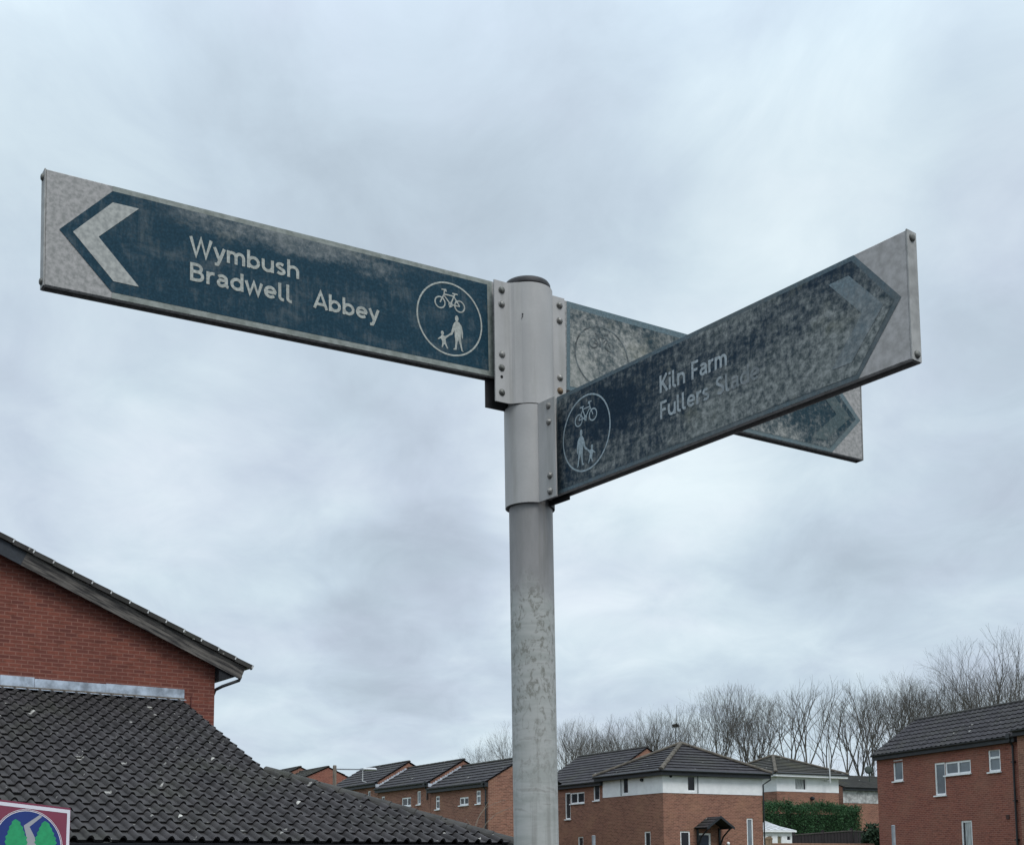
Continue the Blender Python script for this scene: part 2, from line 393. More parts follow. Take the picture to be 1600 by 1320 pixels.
def wall(mb, F, s0, s1, z0, z1, holes=(), reveal=.1, top=None):
    """wall face in the frame with rectangular holes (s0,s1,z0,z1) and their reveals; uv in metres"""
    ss = sorted({s0, s1, *[h[0] for h in holes], *[h[1] for h in holes]}); zs = sorted({z0, z1, *[h[2] for h in holes], *[h[3] for h in holes]})
    ss = [x for x in ss if s0-1e-6 <= x <= s1+1e-6]; zs = [x for x in zs if z0-1e-6 <= x <= z1+1e-6]
    for a, b in zip(ss, ss[1:]):
        for c, d in zip(zs, zs[1:]):
            mx, mz = (a+b)/2, (c+d)/2
            if any(h[0] < mx < h[1] and h[2] < mz < h[3] for h in holes): continue
            mb.face([F.pt(a, c), F.pt(b, c), F.pt(b, d), F.pt(a, d)], [(a, c), (b, c), (b, d), (a, d)])
    for a, b, c, d in holes:
        q = [(a, c), (b, c), (b, d), (a, d)]
        for (p, r) in zip(q, q[1:]+q[:1]):
            m = ((p[0]+r[0])/2, (p[1]+r[1])/2)
            if any(h != (a, b, c, d) and h[0]-1e-6 <= m[0] <= h[1]+1e-6 and h[2]-1e-6 <= m[1] <= h[3]+1e-6 for h in holes): continue
            mb.face([F.pt(*p), F.pt(*r), F.pt(*r, -reveal), F.pt(*p, -reveal)], [p, r, (r[0]+.05, r[1]+.05), (p[0]+.05, p[1]+.05)])
    if top: mb.face([F.pt(a, z) for a, z in top], top)

def window(parent, F, rects, glass='glass', fw=.07, w=-.028, sill=True, curtain=None, label=None):
    """rects: (s0,s1,z0,z1,[vertical bar s],[horizontal bar z]); frame mesh > pane, sill"""
    fb = MB(); gb = MB(); sbs = []; cb = MB()
    for r in rects:
        a, b, c, d = r[:4]; vb = r[4] if len(r) > 4 else []; hb = r[5] if len(r) > 5 else []
        def bar(s0, s1, z0, z1, pr=0.0): fb.box(F.pt(s0, z0, w+pr), F.d*(s1-s0), V((0, 0, z1-z0)), F.n*-.06)
        bar(a, a+fw, c, d); bar(b-fw, b, c, d); bar(a+fw, b-fw, d-fw, d); bar(a+fw, b-fw, c, c+fw)
        for x in vb: bar(x-fw*.6, x+fw*.6, c+fw, d-fw, .003)
        for z in hb: bar(a+fw, b-fw, z-fw*.55, z+fw*.55, .005)
        gb.face([F.pt(a+fw*.5, c+fw*.5, w-.03), F.pt(b-fw*.5, c+fw*.5, w-.03), F.pt(b-fw*.5, d-fw*.5, w-.03), F.pt(a+fw*.5, d-fw*.5, w-.03)])
        if sill: sb = MB(); sbs.append(sb); sb.box(F.pt(a-.05, c-.05, w-.02), F.d*(b-a+.1), V((0, 0, .048)), F.n*(.09-w))
        if curtain:
            k = 14; x0, x1 = a+fw+(b-a-2*fw)*curtain[0], a+fw+(b-a-2*fw)*curtain[1]
            for i in range(k):
                p, q = x0+(x1-x0)*i/k, x0+(x1-x0)*(i+1)/k
                wa, wb = (.006 if i % 2 else 0), (0 if i % 2 else .006)
                cb.face([F.pt(p, c+fw, w-.028+wa), F.pt(q, c+fw, w-.028+wb), F.pt(q, d-fw, w-.028+wb), F.pt(p, d-fw, w-.028+wa)])
    o = fb.build('window', MT['upvc'], parent)
    gb.build('pane', MT[glass], o)
    for sb in sbs: sb.build('sill', MT['upvc'], o)
    if curtain: cb.build('curtain', MT['curtain'], o)
    return o

def tiles(mb, O, e, dn, T, slf, srf, gauge=.33, roll=0, amp=.03, step=.03, sub=8, lap=.012, jit=0.0, rnd=None):
    """courses of tiles: O at the top of the plane, e along the eaves, dn down the slope; slf/srf(t) give the left and right ends"""
    O, e, dn = V(O), V(e).normalized(), V(dn).normalized(); N = e.cross(dn)
    if N.z < 0: N = -N
    n = max(1, round(T/gauge)); g = T/n
    def prof(x):
        if not roll: return 0.0
        p = (x/roll) % 1.0
        return amp*max(0.0, math.cos(math.pi*(p-.5)/.48))**.7 if abs(p-.5) < .24 else 0.0
    for i in range(n):
        t0, t1 = i*g, (i+1)*g
        if roll:
            a, b = slf((t0+t1)/2), srf((t0+t1)/2); k0 = math.ceil(a/roll*sub+1e-6); k1 = math.floor(b/roll*sub-1e-6)
            xs = [(x, x) for x in [a]+[k*roll/sub for k in range(k0, k1+1)]+[b]]
        else: xs = [(slf(t0), slf(t1)), (srf(t0), srf(t1))]
        if xs[-1][1]-xs[0][1] < 1e-3: continue
        vs = []
        for x0, x1 in xs:
            j = 0.0
            if jit and rnd: j = jit*rnd(i, int(math.floor((x1+1e-4)/roll-.25)))
            vs += [O+e*x0+dn*t0+N*prof(x0), O+e*x1+dn*(t1+lap+j)+N*(prof(x1)+step+j), O+e*x1+dn*(t1+lap+j-step*.6)+N*(prof(x1)+j*.5-.004)]
        fs = []
        for k in range(len(xs)-1):
            p = k*3; fs += [(p, p+1, p+4, p+3), (p+1, p+2, p+5, p+4)]
        mb.raw(vs, fs)
    # underside
    ts = [T*k/24 for k in range(25)]
    for a, b in zip(ts, ts[1:]):
        q = [O+e*slf(a)+dn*a-N*.03, O+e*srf(a)+dn*a-N*.03, O+e*srf(b)+dn*b-N*.03, O+e*slf(b)+dn*b-N*.03]
        if (q[0]-q[1]).length < 1e-4: q = q[1:]
        mb.face(q)

def lin(a, b, T): return lambda t: a+(b-a)*t/T
def ridge_tiles(mb, p0, p1, r=.11, seg=.42, n=10):
    p0, p1 = V(p0), V(p1); L = (p1-p0).length; k = max(1, int(L/seg)); t = (p1-p0)/L
    sd = t.cross(V((0, 0, 1))).normalized(); up = sd.cross(t)
    for i in range(k):
        a, b = p0+t*(L*i/k), p0+t*(L*(i+1)/k+.03)
        ra, rb = r*.93, r*1.05; vs = []
        for q, rr in ((a, ra), (b, rb)):
            for j in range(n+1):
                an = math.pi*j/n*1.16-.25; vs.append(q+sd*math.cos(an)*rr+up*(math.sin(an)*rr*.8-.02))
        fs = [(j, j+1, n+2+j, n+1+j) for j in range(n)] + [tuple(range(n+1)), tuple(n+1+j for j in range(n+1))[::-1]]
        mb.raw(vs, fs)

# ------------------------------------------------------------------ ground
def terr(x, y):
    K = [(-3000, -2.), (-5, 0), (28, 0), (46, .8), (65, 1.0), (85, 2.3), (110, 3.4), (300, 4.5), (3000, 6)]
    for (a, za), (b, zb) in zip(K, K[1:]):
        if a <= y <= b:
            t = (y-a)/(b-a); t = t*t*(3-2*t); return za+(zb-za)*t
    return 0
gb = MB()
xs = [-1500, -400, -150, -80, -50, -30, -15, -6, 0, 6, 15, 30, 50, 80, 150, 400, 1500]
ys = [-300, -60, -20, -5, 4, 12, 20, 28, 32, 36, 40, 44, 48, 54, 60, 66, 72, 78, 84, 90, 96, 104, 112, 140, 180, 260, 500, 1500]
nx = len(xs)
gb.raw([(x, y, terr(x, y)-.0) for y in ys for x in xs], [(j*nx+i, j*nx+i+1, (j+1)*nx+i+1, (j+1)*nx+i) for j in range(len(ys)-1) for i in range(nx-1)])
def ground_mat():
    M, nt, b = newmat('ground_grass_and_tarmac', .95, spec=.2)
    v = objc(nt); s = nd(nt, 'ShaderNodeSeparateXYZ', i_0=v)
    g = mixc(nt, noise(nt, v, .8, 8, .7), (.035, .055, .018), (.075, .085, .035))
    t = mixc(nt, noise(nt, v, 6, 8, .7), (.028, .028, .03), (.05, .05, .052))
    f = sstep(nt, mth(nt, 'ADD', s.outputs[1], mth(nt, 'MULTIPLY', noise(nt, v, .2, 3), 3.0)), 30.5, 31.0)
    nt.links.new(mixc(nt, f, t, g), b.inputs['Base Color']); return M
go = gb.build('ground', ground_mat(), smooth=True); go['kind'] = 'structure'

# ================================================================== FINGERPOST
C0 = at(829.5, 800, 2.54); C1 = at(838, 1320, 2.54)
AX = (C0-C1).normalized()
def axis(z): return C0+AX*((z-C0.z)/AX.z)
base = axis(0.0)
FP = thing('fingerpost', base, 'grey fingerpost with three weathered blue direction boards', 'signpost')
PR = .0445
ztop = hit(824, 432, C0-V((0, PR, 0)), V((0, -1, 0))).z
pb = MB()
ns = 64
pts = [axis(z) for z in (-.3, .5, 1.2, 1.8, 2.2, 2.5, ztop-.012)]
pb.tube(pts, PR, ns); pb.build('post', MT['post'], FP, smooth=False).data.polygons.foreach_set('use_smooth', [len(f) == 4 for f in pb.f])
cb = MB(); zt = ztop
prof = [(PR*.97, -.012), (PR+.0035, -.012), (PR+.0040, -.009), (PR+.0035, -.002), (PR+.001, 0.002), (PR*.6, .006), (.001, .008)]
vs = []; fs = []
for r_, dz in prof:
    for k in range(ns):
        a = 2*math.pi*k/ns; vs.append(axis(zt+dz)+V((math.cos(a)*r_, math.sin(a)*r_, 0)))
for i in range(len(prof)-1):
    for k in range(ns): fs.append((i*ns+k, i*ns+(k+1) % ns, (i+1)*ns+(k+1) % ns, (i+1)*ns+k))
cb.raw(vs, fs); cb.build('post_cap', MT['dark_metal'], FP, smooth=True)

class Board:
    def __init__(s, o, yaw, pit, rl, L, H, k):
        yaw, pit, rl = R(yaw), R(pit), R(rl)
        s.o = EYE+(V(o)-EYE)*k; s.L = L*k; s.H = H*k
        d = V((math.cos(yaw)*math.cos(pit), math.sin(yaw)*math.cos(pit), math.sin(pit)))
        n = d.cross(V((0, 0, 1))).normalized(); v = n.cross(d)
        s.v = v*math.cos(rl)+n*math.sin(rl); s.d = d; s.n = d.cross(s.v)
        s.M = Matrix((s.d, s.v, s.n)).transposed().to_4x4(); s.M.translation = s.o
    def uv(s, px, py, w=0):
        P = hit(px, py, s.o+s.n*w, s.n)-s.o; return (P.dot(s.d), P.dot(s.v))
BL = Board((-.774, 2.032, 2.560), 32.27, 1.28, .26, .878, .206, 1.0)
BR = Board((.093, 2.500, 2.333), -52.58, .75, -1.04, .834, .209, .989)
BB = Board((.113, 2.500, 2.552), 30.4, -1.04, -.31, .829, .194, 1.034)
TH = .022

def local_build(mb, name, mat, parent, B, smooth=False):
    """meshes of a board stay in board coordinates, the part carries the board's matrix"""
    me = bpy.data.meshes.new(name); me.from_pydata([tuple(p) for p in mb.v], [], mb.f)
    if smooth: me.polygons.foreach_set('use_smooth', [True]*len(me.polygons))
    me.materials.append(mat); me.update()
    o = bpy.data.objects.new(name, me); COL.objects.link(o); o.parent = parent
    if parent is FP: o.matrix_local = Matrix.Translation(-base) @ B.M
    return o
def poly(mb, pts, w):
    a = sum(p[0]*q[1]-q[0]*p[1] for p, q in zip(pts, pts[1:]+pts[:1]))
    if a < 0: pts = pts[::-1]
    mb.face([(p[0], p[1], w) for p in pts])
_k = [0]
def stroke(mb, pts, sw, w):
    """flat ribbon along pts"""
    _k[0] = (_k[0]+1) % 12; w = w+_k[0]*.00002
    P = [V((p[0], p[1])) for p in pts]; L_ = []; R_ = []
    P = [p for i, p in enumerate(P) if i == 0 or (p-P[i-1]).length > sw*.05]
    for i, p in enumerate(P):
        t0 = (P[i]-P[i-1]).normalized() if i else None; t1 = (P[i+1]-P[i]).normalized() if i < len(P)-1 else None
        if t0 is None: t = t1; s = 1
        elif t1 is None: t = t0; s = 1
        else:
            t = (t0+t1).normalized(); c = max(.45, t.dot(t1)); s = 1/c
        nn = V((-t.y, t.x))*sw*.5*s
        L_.append(p+nn); R_.append(p-nn)
    for i in range(len(P)-1):
        mb.face([(R_[i].x, R_[i].y, w), (R_[i+1].x, R_[i+1].y, w), (L_[i+1].x, L_[i+1].y, w), (L_[i].x, L_[i].y, w)])
def arc(cx, cy, rx, ry, a0, a1, n=9):
    return [(cx+rx*math.cos(R(a0+(a1-a0)*i/n)), cy+ry*math.sin(R(a0+(a1-a0)*i/n))) for i in range(n+1)]

# letter shapes (centre lines; cap height 1), drawn after the lettering on the boards
X = .70
def archl(x0, x1, top=.62): m = (x0+x1)/2; r = (x1-x0)/2; return [(x0, .36)]+arc(m, .40, r, top-.40, 180, 0)+[(x1, 0)]
GL = {
 'W': (1.06, [[(.05, 1), (.30, .02), (.53, .95), (.76, .02), (1.01, 1)]]),
 'y': (.56, [[(.05, X), (.29, .02)], [(.52, X), (.27, -.06), (.20, -.22), (.06, -.23)]]),
 'm': (.92, [[(.09, 0), (.09, X)], archl(.09, .46), archl(.46, .83)]),
 'b': (.66, [[(.09, 0), (.09, 1)], arc(.335, .345, .245, .27, 0, 360, 20)]),
 'u': (.64, [[(.09, X), (.09, .30)]+arc(.32, .32, .23, .25, 180, 360)[1:], [(.55, X), (.55, 0)]]),
 's': (.52, [arc(.26, .50, .17, .125, 35, 225, 8)[:-1]+[(.26, .36)]+arc(.26, .205, .18, .13, 70, -150, 8)]),
 'h': (.64, [[(.09, 0), (.09, 1)], archl(.09, .55)]),
 'B': (.70, [[(.09, 0), (.09, 1)], [(.09, .92), (.34, .92)]+arc(.34, .725, .20, .195, 90, -90)+[(.09, .53)], [(.34, .53)]+arc(.37, .305, .23, .225, 90, -90)+[(.09, .08)]]),
 'r': (.42, [[(.09, 0), (.09, X)], [(.09, .34)]+arc(.33, .36, .24, .27, 180, 92, 6)+[(.40, .62)]]),
 'a': (.60, [arc(.28, .46, .20, .165, 150, 0, 8)+[(.48, .20)]+arc(.58, .16, .10, .10, 180, 270, 4), [(.48, .40), (.28, .385)]+arc(.25, .225, .15, .16, 90, 300, 9)+[(.48, .20)]]),
 'd': (.66, [[(.57, 0), (.57, 1)], arc(.325, .345, .245, .27, 0, 360, 20)]),
 'w': (.86, [[(.05, X), (.23, .02), (.43, .66), (.63, .02), (.81, X)]]),
 'e': (.64, [[(.10, .345), (.60, .345)], arc(.32, .345, .24, .27, 0, 318, 17)]),
 'l': (.34, [[(.09, 1), (.09, .24)]+arc(.24, .22, .15, .15, 180, 265, 5)+[(.30, .07)]]),
 'A': (.70, [[(.03, 0), (.35, .98), (.67, 0)], [(.15, .27), (.55, .27)]]),
 'K': (.66, [[(.09, 0), (.09, 1)], [(.58, 1), (.12, .42)], [(.25, .56), (.62, 0)]]),
 'i': (.24, [[(.11, 0), (.11, X)], [(.11, .84), (.11, 1.0)]]),
 'n': (.64, [[(.09, 0), (.09, X)], archl(.09, .55)]),
 'F': (.56, [[(.09, 0), (.09, 1)], [(.09, .92), (.54, .92)], [(.09, .50), (.46, .50)]]),
 'S': (.62, [arc(.31, .72, .22, .20, 30, 225, 9)[:-1]+[(.31, .51)]+arc(.31, .28, .23, .20, 68, -152, 10)]),
 ' ': (.36, [])}
def write(mb, txt, p0, p1, cap, w, sw=.160):
    """baseline from p0 to p1 (left edge of the first letter to right edge of the last), cap height in metres"""
    tot = sum(GL[c][0] for c in txt)+.06*(len(txt)-1)
    p0, p1 = V(p0), V(p1); ex = (p1-p0)/tot; x = 0
    for c in txt:
        adv, st = GL[c]
        for s in st: stroke(mb, [tuple(p0+ex*(x+q[0])+V((0, cap*q[1]))) for q in s], sw*(cap*.55+ex.length*.45), w)
        x += adv+.06

def panel_parts(B, tip_side, shoulder_u, tip_uv, inner, mats, name_label):
    """box section panel with its flat face, film and end cap"""
    L, H = B.L, B.H
    mb = MB(); c = .0015; XA, XB = (0, L+.03) if tip_side == 'left' else (-.03, L)
    mb.raw([(XA, 0, -TH), (XB, 0, -TH), (XB, H, -TH), (XA, H, -TH), (XA, c, -c), (XB, c, -c), (XB, H-c, -c), (XA, H-c, -c), (XA+c, 2*c, 0), (XB-c, 2*c, 0), (XB-c, H-2*c, 0), (XA+c, H-2*c, 0)],
           [(3, 2, 1, 0), (1, 2, 6, 5), (2, 3, 7, 6), (3, 0, 4, 7), (4, 5, 9, 8), (5, 6, 10, 9), (6, 7, 11, 10), (7, 4, 8, 11), (8, 9, 10, 11)])
    # the extrusion is open below: lips, then a channel
    y0, za, zb2, zc, zd = .016, -TH, -TH+.003, -c-.003, -c
    xa, xb = XA+.002, XB-.002
    mb.face([(XA, 0, za), (XB, 0, za), (XB, 0, zb2), (XA, 0, zb2)]); mb.face([(XA, 0, zc), (XB, 0, zc), (XB, c, zd), (XA, c, zd)])
    for q0, q1 in ((XA, xa), (xb, XB)): mb.face([(q0, 0, zb2), (q1, 0, zb2), (q1, 0, zc), (q0, 0, zc)])
    mb.face([(xa, 0, zb2), (xb, 0, zb2), (xb, y0, zb2), (xa, y0, zb2)]); mb.face([(xa, 0, zc), (xb, 0, zc), (xb, y0, zc), (xa, y0, zc)])
    ib = MB(); ib.face([(xa, y0, zb2), (xb, y0, zb2), (xb, y0, zc), (xa, y0, zc)]); ib.box((xa, .004, (zb2+zc)/2-.001), (xb-xa, 0, 0), (0, .011, 0), (0, 0, .002))
    P = local_build(mb, 'direction_board', mats['panel'], FP, B); P['label'] = name_label
    local_build(ib, 'channel_web', MT['dark_metal'], P, B)
    bo = MB()
    if tip_side == 'left': poly(bo, [(shoulder_u, .0025), (L-.0015, .0025), (L-.0015, H-.0025), (shoulder_u, H-.0025)], .0004)
    elif mats.get('band_tip'):
        poly(bo, mats['band_tip'], .0004)
    local_build(bo, 'border', mats['border'], P, B)
    fb = MB(); poly(fb, inner, .0008); local_build(fb, 'sign_face', mats['face'], P, B)
    # end cap plate and its two screws
    eb = MB()
    x0, x1 = (L, L+.0022) if tip_side == 'right' else (-.0022, 0)
    eb.box((x0, .001, -TH-.0005), (x1-x0, 0, 0), (0, H-.002, 0), (0, 0, TH+.0012))
    local_build(eb, 'end_cap', mats['cap'], P, B)
    for vv in (.011, H-.012):
        sb = MB(); dome(sb, V((x1 if tip_side == 'right' else x0, vv, -TH*.5)), V((1 if tip_side == 'right' else -1, 0, 0)), .0062, .0042)
        local_build(sb, 'screw', MT['bolt_dull'], P, B, True)
    return P
def dome(mb, c, ax, r, h, n=14, washer=0):
    ax = V(ax).normalized(); a = ax.orthogonal().normalized(); b = ax.cross(a); vs = []; fs = []
    prof = [(1, 0), (1, .28), (.90, .62), (.66, .88), (.3, 1.0)]
    if washer: prof = [(1.3, 0), (1.3, .14), (1.0, .16)]+prof[1:]
    for rr, hh in prof:
        for k in range(n):
            t = 2*math.pi*k/n; vs.append(V(c)+(a*math.cos(t)+b*math.sin(t))*rr*r+ax*hh*h)
    for i in range(len(prof)-1):
        for k in range(n): fs.append((i*n+k, i*n+(k+1) % n, (i+1)*n+(k+1) % n, (i+1)*n+k))
    fs.append(tuple((len(prof)-1)*n+k for k in range(n)))
    mb.raw(vs, fs)

def roundel(P, B, cu, cv, ru, rv, mat, sx=1, w=.0013, ring=True, people=True):
    if ring:
        mb = MB()
        n = 72; t = .045
        for i in range(n):
            a, b = 2*math.pi*i/n, 2*math.pi*(i+1)/n
            q = lambda an, k: (cu+ru*k*math.cos(an), cv+rv*k*math.sin(an), w)
            mb.face([q(a, 1-t), q(a, 1), q(b, 1), q(b, 1-t)])
        local_build(mb, 'roundel_ring', mat, P, B)
    T = lambda p: (cu+sx*ru*p[0], cv+rv*p[1])
    mb = MB(); sw = .036*(ru+rv)/2
    for cx_ in (-.29, .307):
        stroke(mb, [T(p) for p in arc(cx_, .40, .150, .150, 0, 360, 26)], sw*1.05, w)
    for pl in ([(-.29, .40), (-.165, .64), (-.15, .76)], [(-.24, .765), (-.11, .775), (-.10, .72)], [(-.165, .645), (.135, .645)], [(-.155, .60), (.03, .40)],
               [(.03, .40), (.165, .71)], [(.09, .715), (.255, .715)], [(.03, .40), (.307, .40)], [(.145, .62), (.307, .40)], [(.0, .31), (.06, .49)]):
        stroke(mb, [T(p) for p in pl], sw, w)
    stroke(mb, [T(p) for p in arc(.03, .40, .055, .055, 0, 360, 12)], sw*.7, w)
    local_build(mb, 'cycle_symbol', mat, P, B)
    if not people: return
    mb = MB()
    poly(mb, [T(p) for p in arc(.212, .055, .055, .085, 0, 350, 14)], w)
    body = [(.17, -.03), (.10, -.12), (.03, -.36), (-.055, -.435), (-.03, -.47), (.07, -.41), (.135, -.28), (.14, -.45), (.155, -.60), (.14, -.76), (.09, -.79), (.10, -.815), (.185, -.805),
            (.215, -.62), (.245, -.52), (.30, -.66), (.335, -.80), (.40, -.825), (.395, -.80), (.375, -.79), (.345, -.62), (.325, -.44), (.33, -.26), (.355, -.46), (.385, -.47), (.395, -.30), (.36, -.13), (.27, -.03)]
    poly(mb, [T(p) for p in body], w+.00006)
    poly(mb, [T(p) for p in arc(-.235, -.425, .045, .06, 0, 350, 12)], w)
    child = [(-.255, -.48), (-.29, -.53), (-.38, -.60), (-.37, -.625), (-.28, -.58), (-.25, -.64), (-.245, -.73), (-.27, -.81), (-.235, -.82), (-.195, -.72), (-.16, -.73), (-.10, -.83), (-.07, -.815), (-.12, -.70), (-.15, -.58), (-.04, -.475), (-.055, -.44), (-.16, -.50), (-.20, -.48)]
    poly(mb, [T(p) for p in child], w+.00012)
    local_build(mb, 'pedestrian_symbol', mat, P, B)

GREY = plain('weathered_panel', (.345, .33, .32), .6, var=.32, scale=115, c2=(.215, .215, .205))
GREY2 = plain('pale_panel', (.40, .38, .37), .6, var=.22, scale=70, c2=(.30, .285, .27))
CAPM = plain('end_cap_metal', (.34, .335, .32), .55, var=.25, scale=30)
# ---- left board
u0s = BL.uv(176, 299)[0]; L, H = BL.L, BL.H
inner = [BL.uv(92.5, 356.5), BL.uv(176, 299), BL.uv(760.7, 445), BL.uv(763.7, 580), BL.uv(176, 456)]
# keep the film a true symmetrical pentagon
vt = (BL.uv(176, 299)[1]+BL.uv(760.7, 445)[1])/2; vb_ = (BL.uv(176, 456)[1]+BL.uv(763.7, 580)[1])/2
tipu = BL.uv(92.5, 356.5)[0]; ue = BL.uv(762, 510)[0]
inner = [(tipu, (vt+vb_)/2), (u0s, vt), (ue, vt), (ue, vb_), (u0s, vb_)]
MLF = grime('blue_film', (.0055, .032, .052), 'clean', H, L, hi=(.27, .285, .285))
MLL = grime('pale_lettering', (.31, .325, .30), 'clean', H, L, lo=(.10, .12, .12), hi=(.22, .235, .23), strength=.75)
PLB = panel_parts(BL, 'left', u0s, None, inner, dict(panel=GREY, border=plain('border_film', (.25, .27, .25), .6, var=.35, scale=45, c2=(.15, .17, .15)), face=MLF, cap=CAPM),
                  'long board pointing left to Wymbush and Bradwell Abbey')
mb = MB(); poly(mb, [BL.uv(*q) for q in ((113.7, 362.5), (176, 317), (217, 326.7), (153.7, 370.5), (217, 448.7), (177, 440))], .0013)
local_build(mb, 'arrow_chevron', plain('chevron_film_pale', (.37, .375, .35), .6, var=.3, scale=105, c2=(.24, .25, .24)), PLB, BL)
def line(B, txt, a, b, cap, mat, P, w=.0013):
    mb = MB(); write(mb, txt, B.uv(*a), B.uv(*b), cap, w); local_build(mb, 'lettering', mat, P, B)
capH = BL.uv(296, 409.5)[1]-BL.uv(296, 438)[1]
line(BL, 'Wymbush', (296, 397.5), (467.5, 437), capH, MLL, PLB)
line(BL, 'Bradwell', (296, 438), (457, 474.5), capH, MLL, PLB)
line(BL, 'Abbey', (490, 481), (592, 503.5), capH*.98, MLL, PLB)
c = BL.uv(702.4, 499); a = BL.uv(651, 487.6); b_ = BL.uv(753.7, 511); t = BL.uv(702.4, 442); q = BL.uv(702.4, 556)
roundel(PLB, BL, c[0], (t[1]+q[1])/2, (b_[0]-a[0])/2, (t[1]-q[1])/2, MLL)

# ---- right board
L, H = BR.L, BR.H
su = BR.uv(1334, 399)[0]; tu = BR.uv(1408.5, 461)[0]
MRF = grime('slate_film', (.0065, .020, .036), 'heavy', H, L, lo=(.066, .085, .084), hi=(.37, .385, .37))
MRB = grime('border_slate', (.085, .12, .14), 'heavy', H, L, lo=(.07, .085, .085), hi=(.17, .18, .18), strength=.8)
MRL = grime('faded_lettering', (.30, .34, .36), 'heavy', H, L, lo=(.14, .16, .17), hi=(.30, .31, .31), strength=.62)
band = [(.0015, .0025), (su, .0025), (tu, H*.5), (su, H-.0025), (.0015, H-.0025)]
bw = .0105
inner = [(.005, bw), (su-.004, bw), (tu-.013, H*.5), (su-.004, H-bw), (.005, H-bw)]
PRB = panel_parts(BR, 'right', su, None, inner, dict(panel=GREY2, border=MRB, face=MRF, cap=CAPM, band_tip=band), 'grimy board pointing right to Kiln Farm, lettering half hidden by dirt')
mb = MB()
cu = lambda px, py: BR.uv(px, py)
ch = [cu(1295, 443), cu(1326.7, 431), cu(1381, 473)]
s_in, s_top, s_tip = ch[0][0], ch[1][0], ch[2][0]; hh = H*.5-(H-ch[1][1]); hv = ch[1][1]-H*.5
th_ = s_top-s_in
poly(mb, [(s_in, H*.5+hv), (s_top, H*.5+hv), (s_tip, H*.5), (s_top, H*.5-hv), (s_in, H*.5-hv), (s_tip-th_, H*.5)], .0013)
local_build(mb, 'arrow_chevron', grime('chevron_film', (.13, .17, .19), 'heavy', H, L, lo=(.08, .098, .105), hi=(.34, .355, .35), strength=.85), PRB, BR)
mb = MB()
capR = BR.uv(1031, 589)[1]-BR.uv(1032, 616)[1]
line(BR, 'Kiln Farm', (1031.5, 615), (1137, 571), capR, MRL, PRB)
MRL2 = grime('half_lost_lettering', (.30, .34, .36), 'heavy', H, L, lo=(.10, .12, .13), hi=(.30, .31, .31), strength=.7, fade=(BR.uv(1095, 630)[0], BR.uv(1165, 605)[0], .86))
line(BR, 'Fullers Slade', (1032.5, 656), (1188, 591), capR, MRL2, PRB)
c = BR.uv(916.7, 676); a = BR.uv(879.4, 692); b_ = BR.uv(954, 660); t = BR.uv(916.7, 616.5); q = BR.uv(916.7, 736)
MRR = grime('roundel_film', (.27, .33, .36), 'heavy', H, L, lo=(.12, .14, .15), hi=(.24, .25, .25), strength=.35)
roundel(PRB, BR, c[0], (t[1]+q[1])/2, (b_[0]-a[0])/2, (t[1]-q[1])/2, MRR, sx=-1)

# ---- board at the back
L, H = BB.L, BB.H
su = BB.uv(1300, 709)[0]; tu = BB.uv(1344, 655)[0]
MBF = grime('bleached_film', (.010, .03, .042), 'peeled', H, L, lo=(.16, .18, .17), hi=(.42, .415, .39))
MBB = grime('border_bleached', (.10, .145, .165), 'heavy', H, L, lo=(.08, .10, .10), hi=(.18, .20, .19), strength=.6)
band = [(.0015, .0025), (su, .0025), (tu, H*.5), (su, H-.0025), (.0015, H-.0025)]
inner = [(.010, .012), (su-.006, .012), (tu-.016, H*.5), (su-.006, H-.016), (.010, H-.016)]
PBB = panel_parts(BB, 'right', su, None, inner, dict(panel=GREY, border=MBB, face=MBF, cap=CAPM, band_tip=band), 'bleached and peeling board behind, pointing away to the right')
mb = MB(); hv = H*.36; th_ = .045
s_top = su-.02; s_tip = tu-.035
poly(mb, [(s_top-th_, H*.5+hv), (s_top, H*.5+hv), (s_tip, H*.5), (s_top, H*.5-hv), (s_top-th_, H*.5-hv), (s_tip-th_, H*.5)], .0013)
local_build(mb, 'arrow_chevron', grime('chevron_bleached', (.055, .08, .085), 'peeled', H, L, lo=(.09, .11, .105), hi=(.30, .30, .28), strength=.9), PBB, BB)
c = BB.uv(940, 559); r_ = (BB.uv(982, 545)[0]-BB.uv(897.5, 545)[0])/2
roundel(PBB, BB, c[0], c[1], r_, r_, plain('roundel_bleached', (.12, .145, .15), .6, var=.6, scale=60), sx=-1, people=False)

# ---- clamps
def shell(prof, z0, z1, th, org, d, n):
    """extrude an open 2-D profile (s, n) of a pressed metal clamp; th = sheet thickness (outwards)"""
    mb = MB(); P = [V((p[0], p[1])) for p in prof]; Q = []
    for i in range(len(P)):
        t = (P[min(i+1, len(P)-1)]-P[max(i-1, 0)]).normalized(); Q.append(P[i]-V((-t.y, t.x))*th)
    def W3(p, z): return org(z)+d*p.x+n*p.y
    k = len(P); vs = []
    for z in (z0, z1):
        vs += [W3(p, z) for p in P]; vs += [W3(p, z) for p in Q]
    fs = []
    for i in range(k-1):
        fs += [(i, i+1, 2*k+i+1, 2*k+i), (k+i+1, k+i, 3*k+i, 3*k+i+1), (i+1, i, k+i, k+i+1), (2*k+i, 2*k+i+1, 3*k+i+1, 3*k+i)]
    fs += [(0, 2*k, 3*k, k), (k-1, 2*k-1, 4*k-1, 3*k-1)]
    mb.raw(vs, fs); return mb
dh = V((BL.d.x, BL.d.y, 0)).normalized(); nh = V((dh.y, -dh.x, 0))
RC = PR+.0045; FO = .0145
def along(px, py, d, n): return (hit(px, py, axis(2.6)+n*FO, n)-axis(2.6)).dot(d)
EL = -along(772.3, 520, dh, nh); E1 = along(882.3, 520, dh, nh)
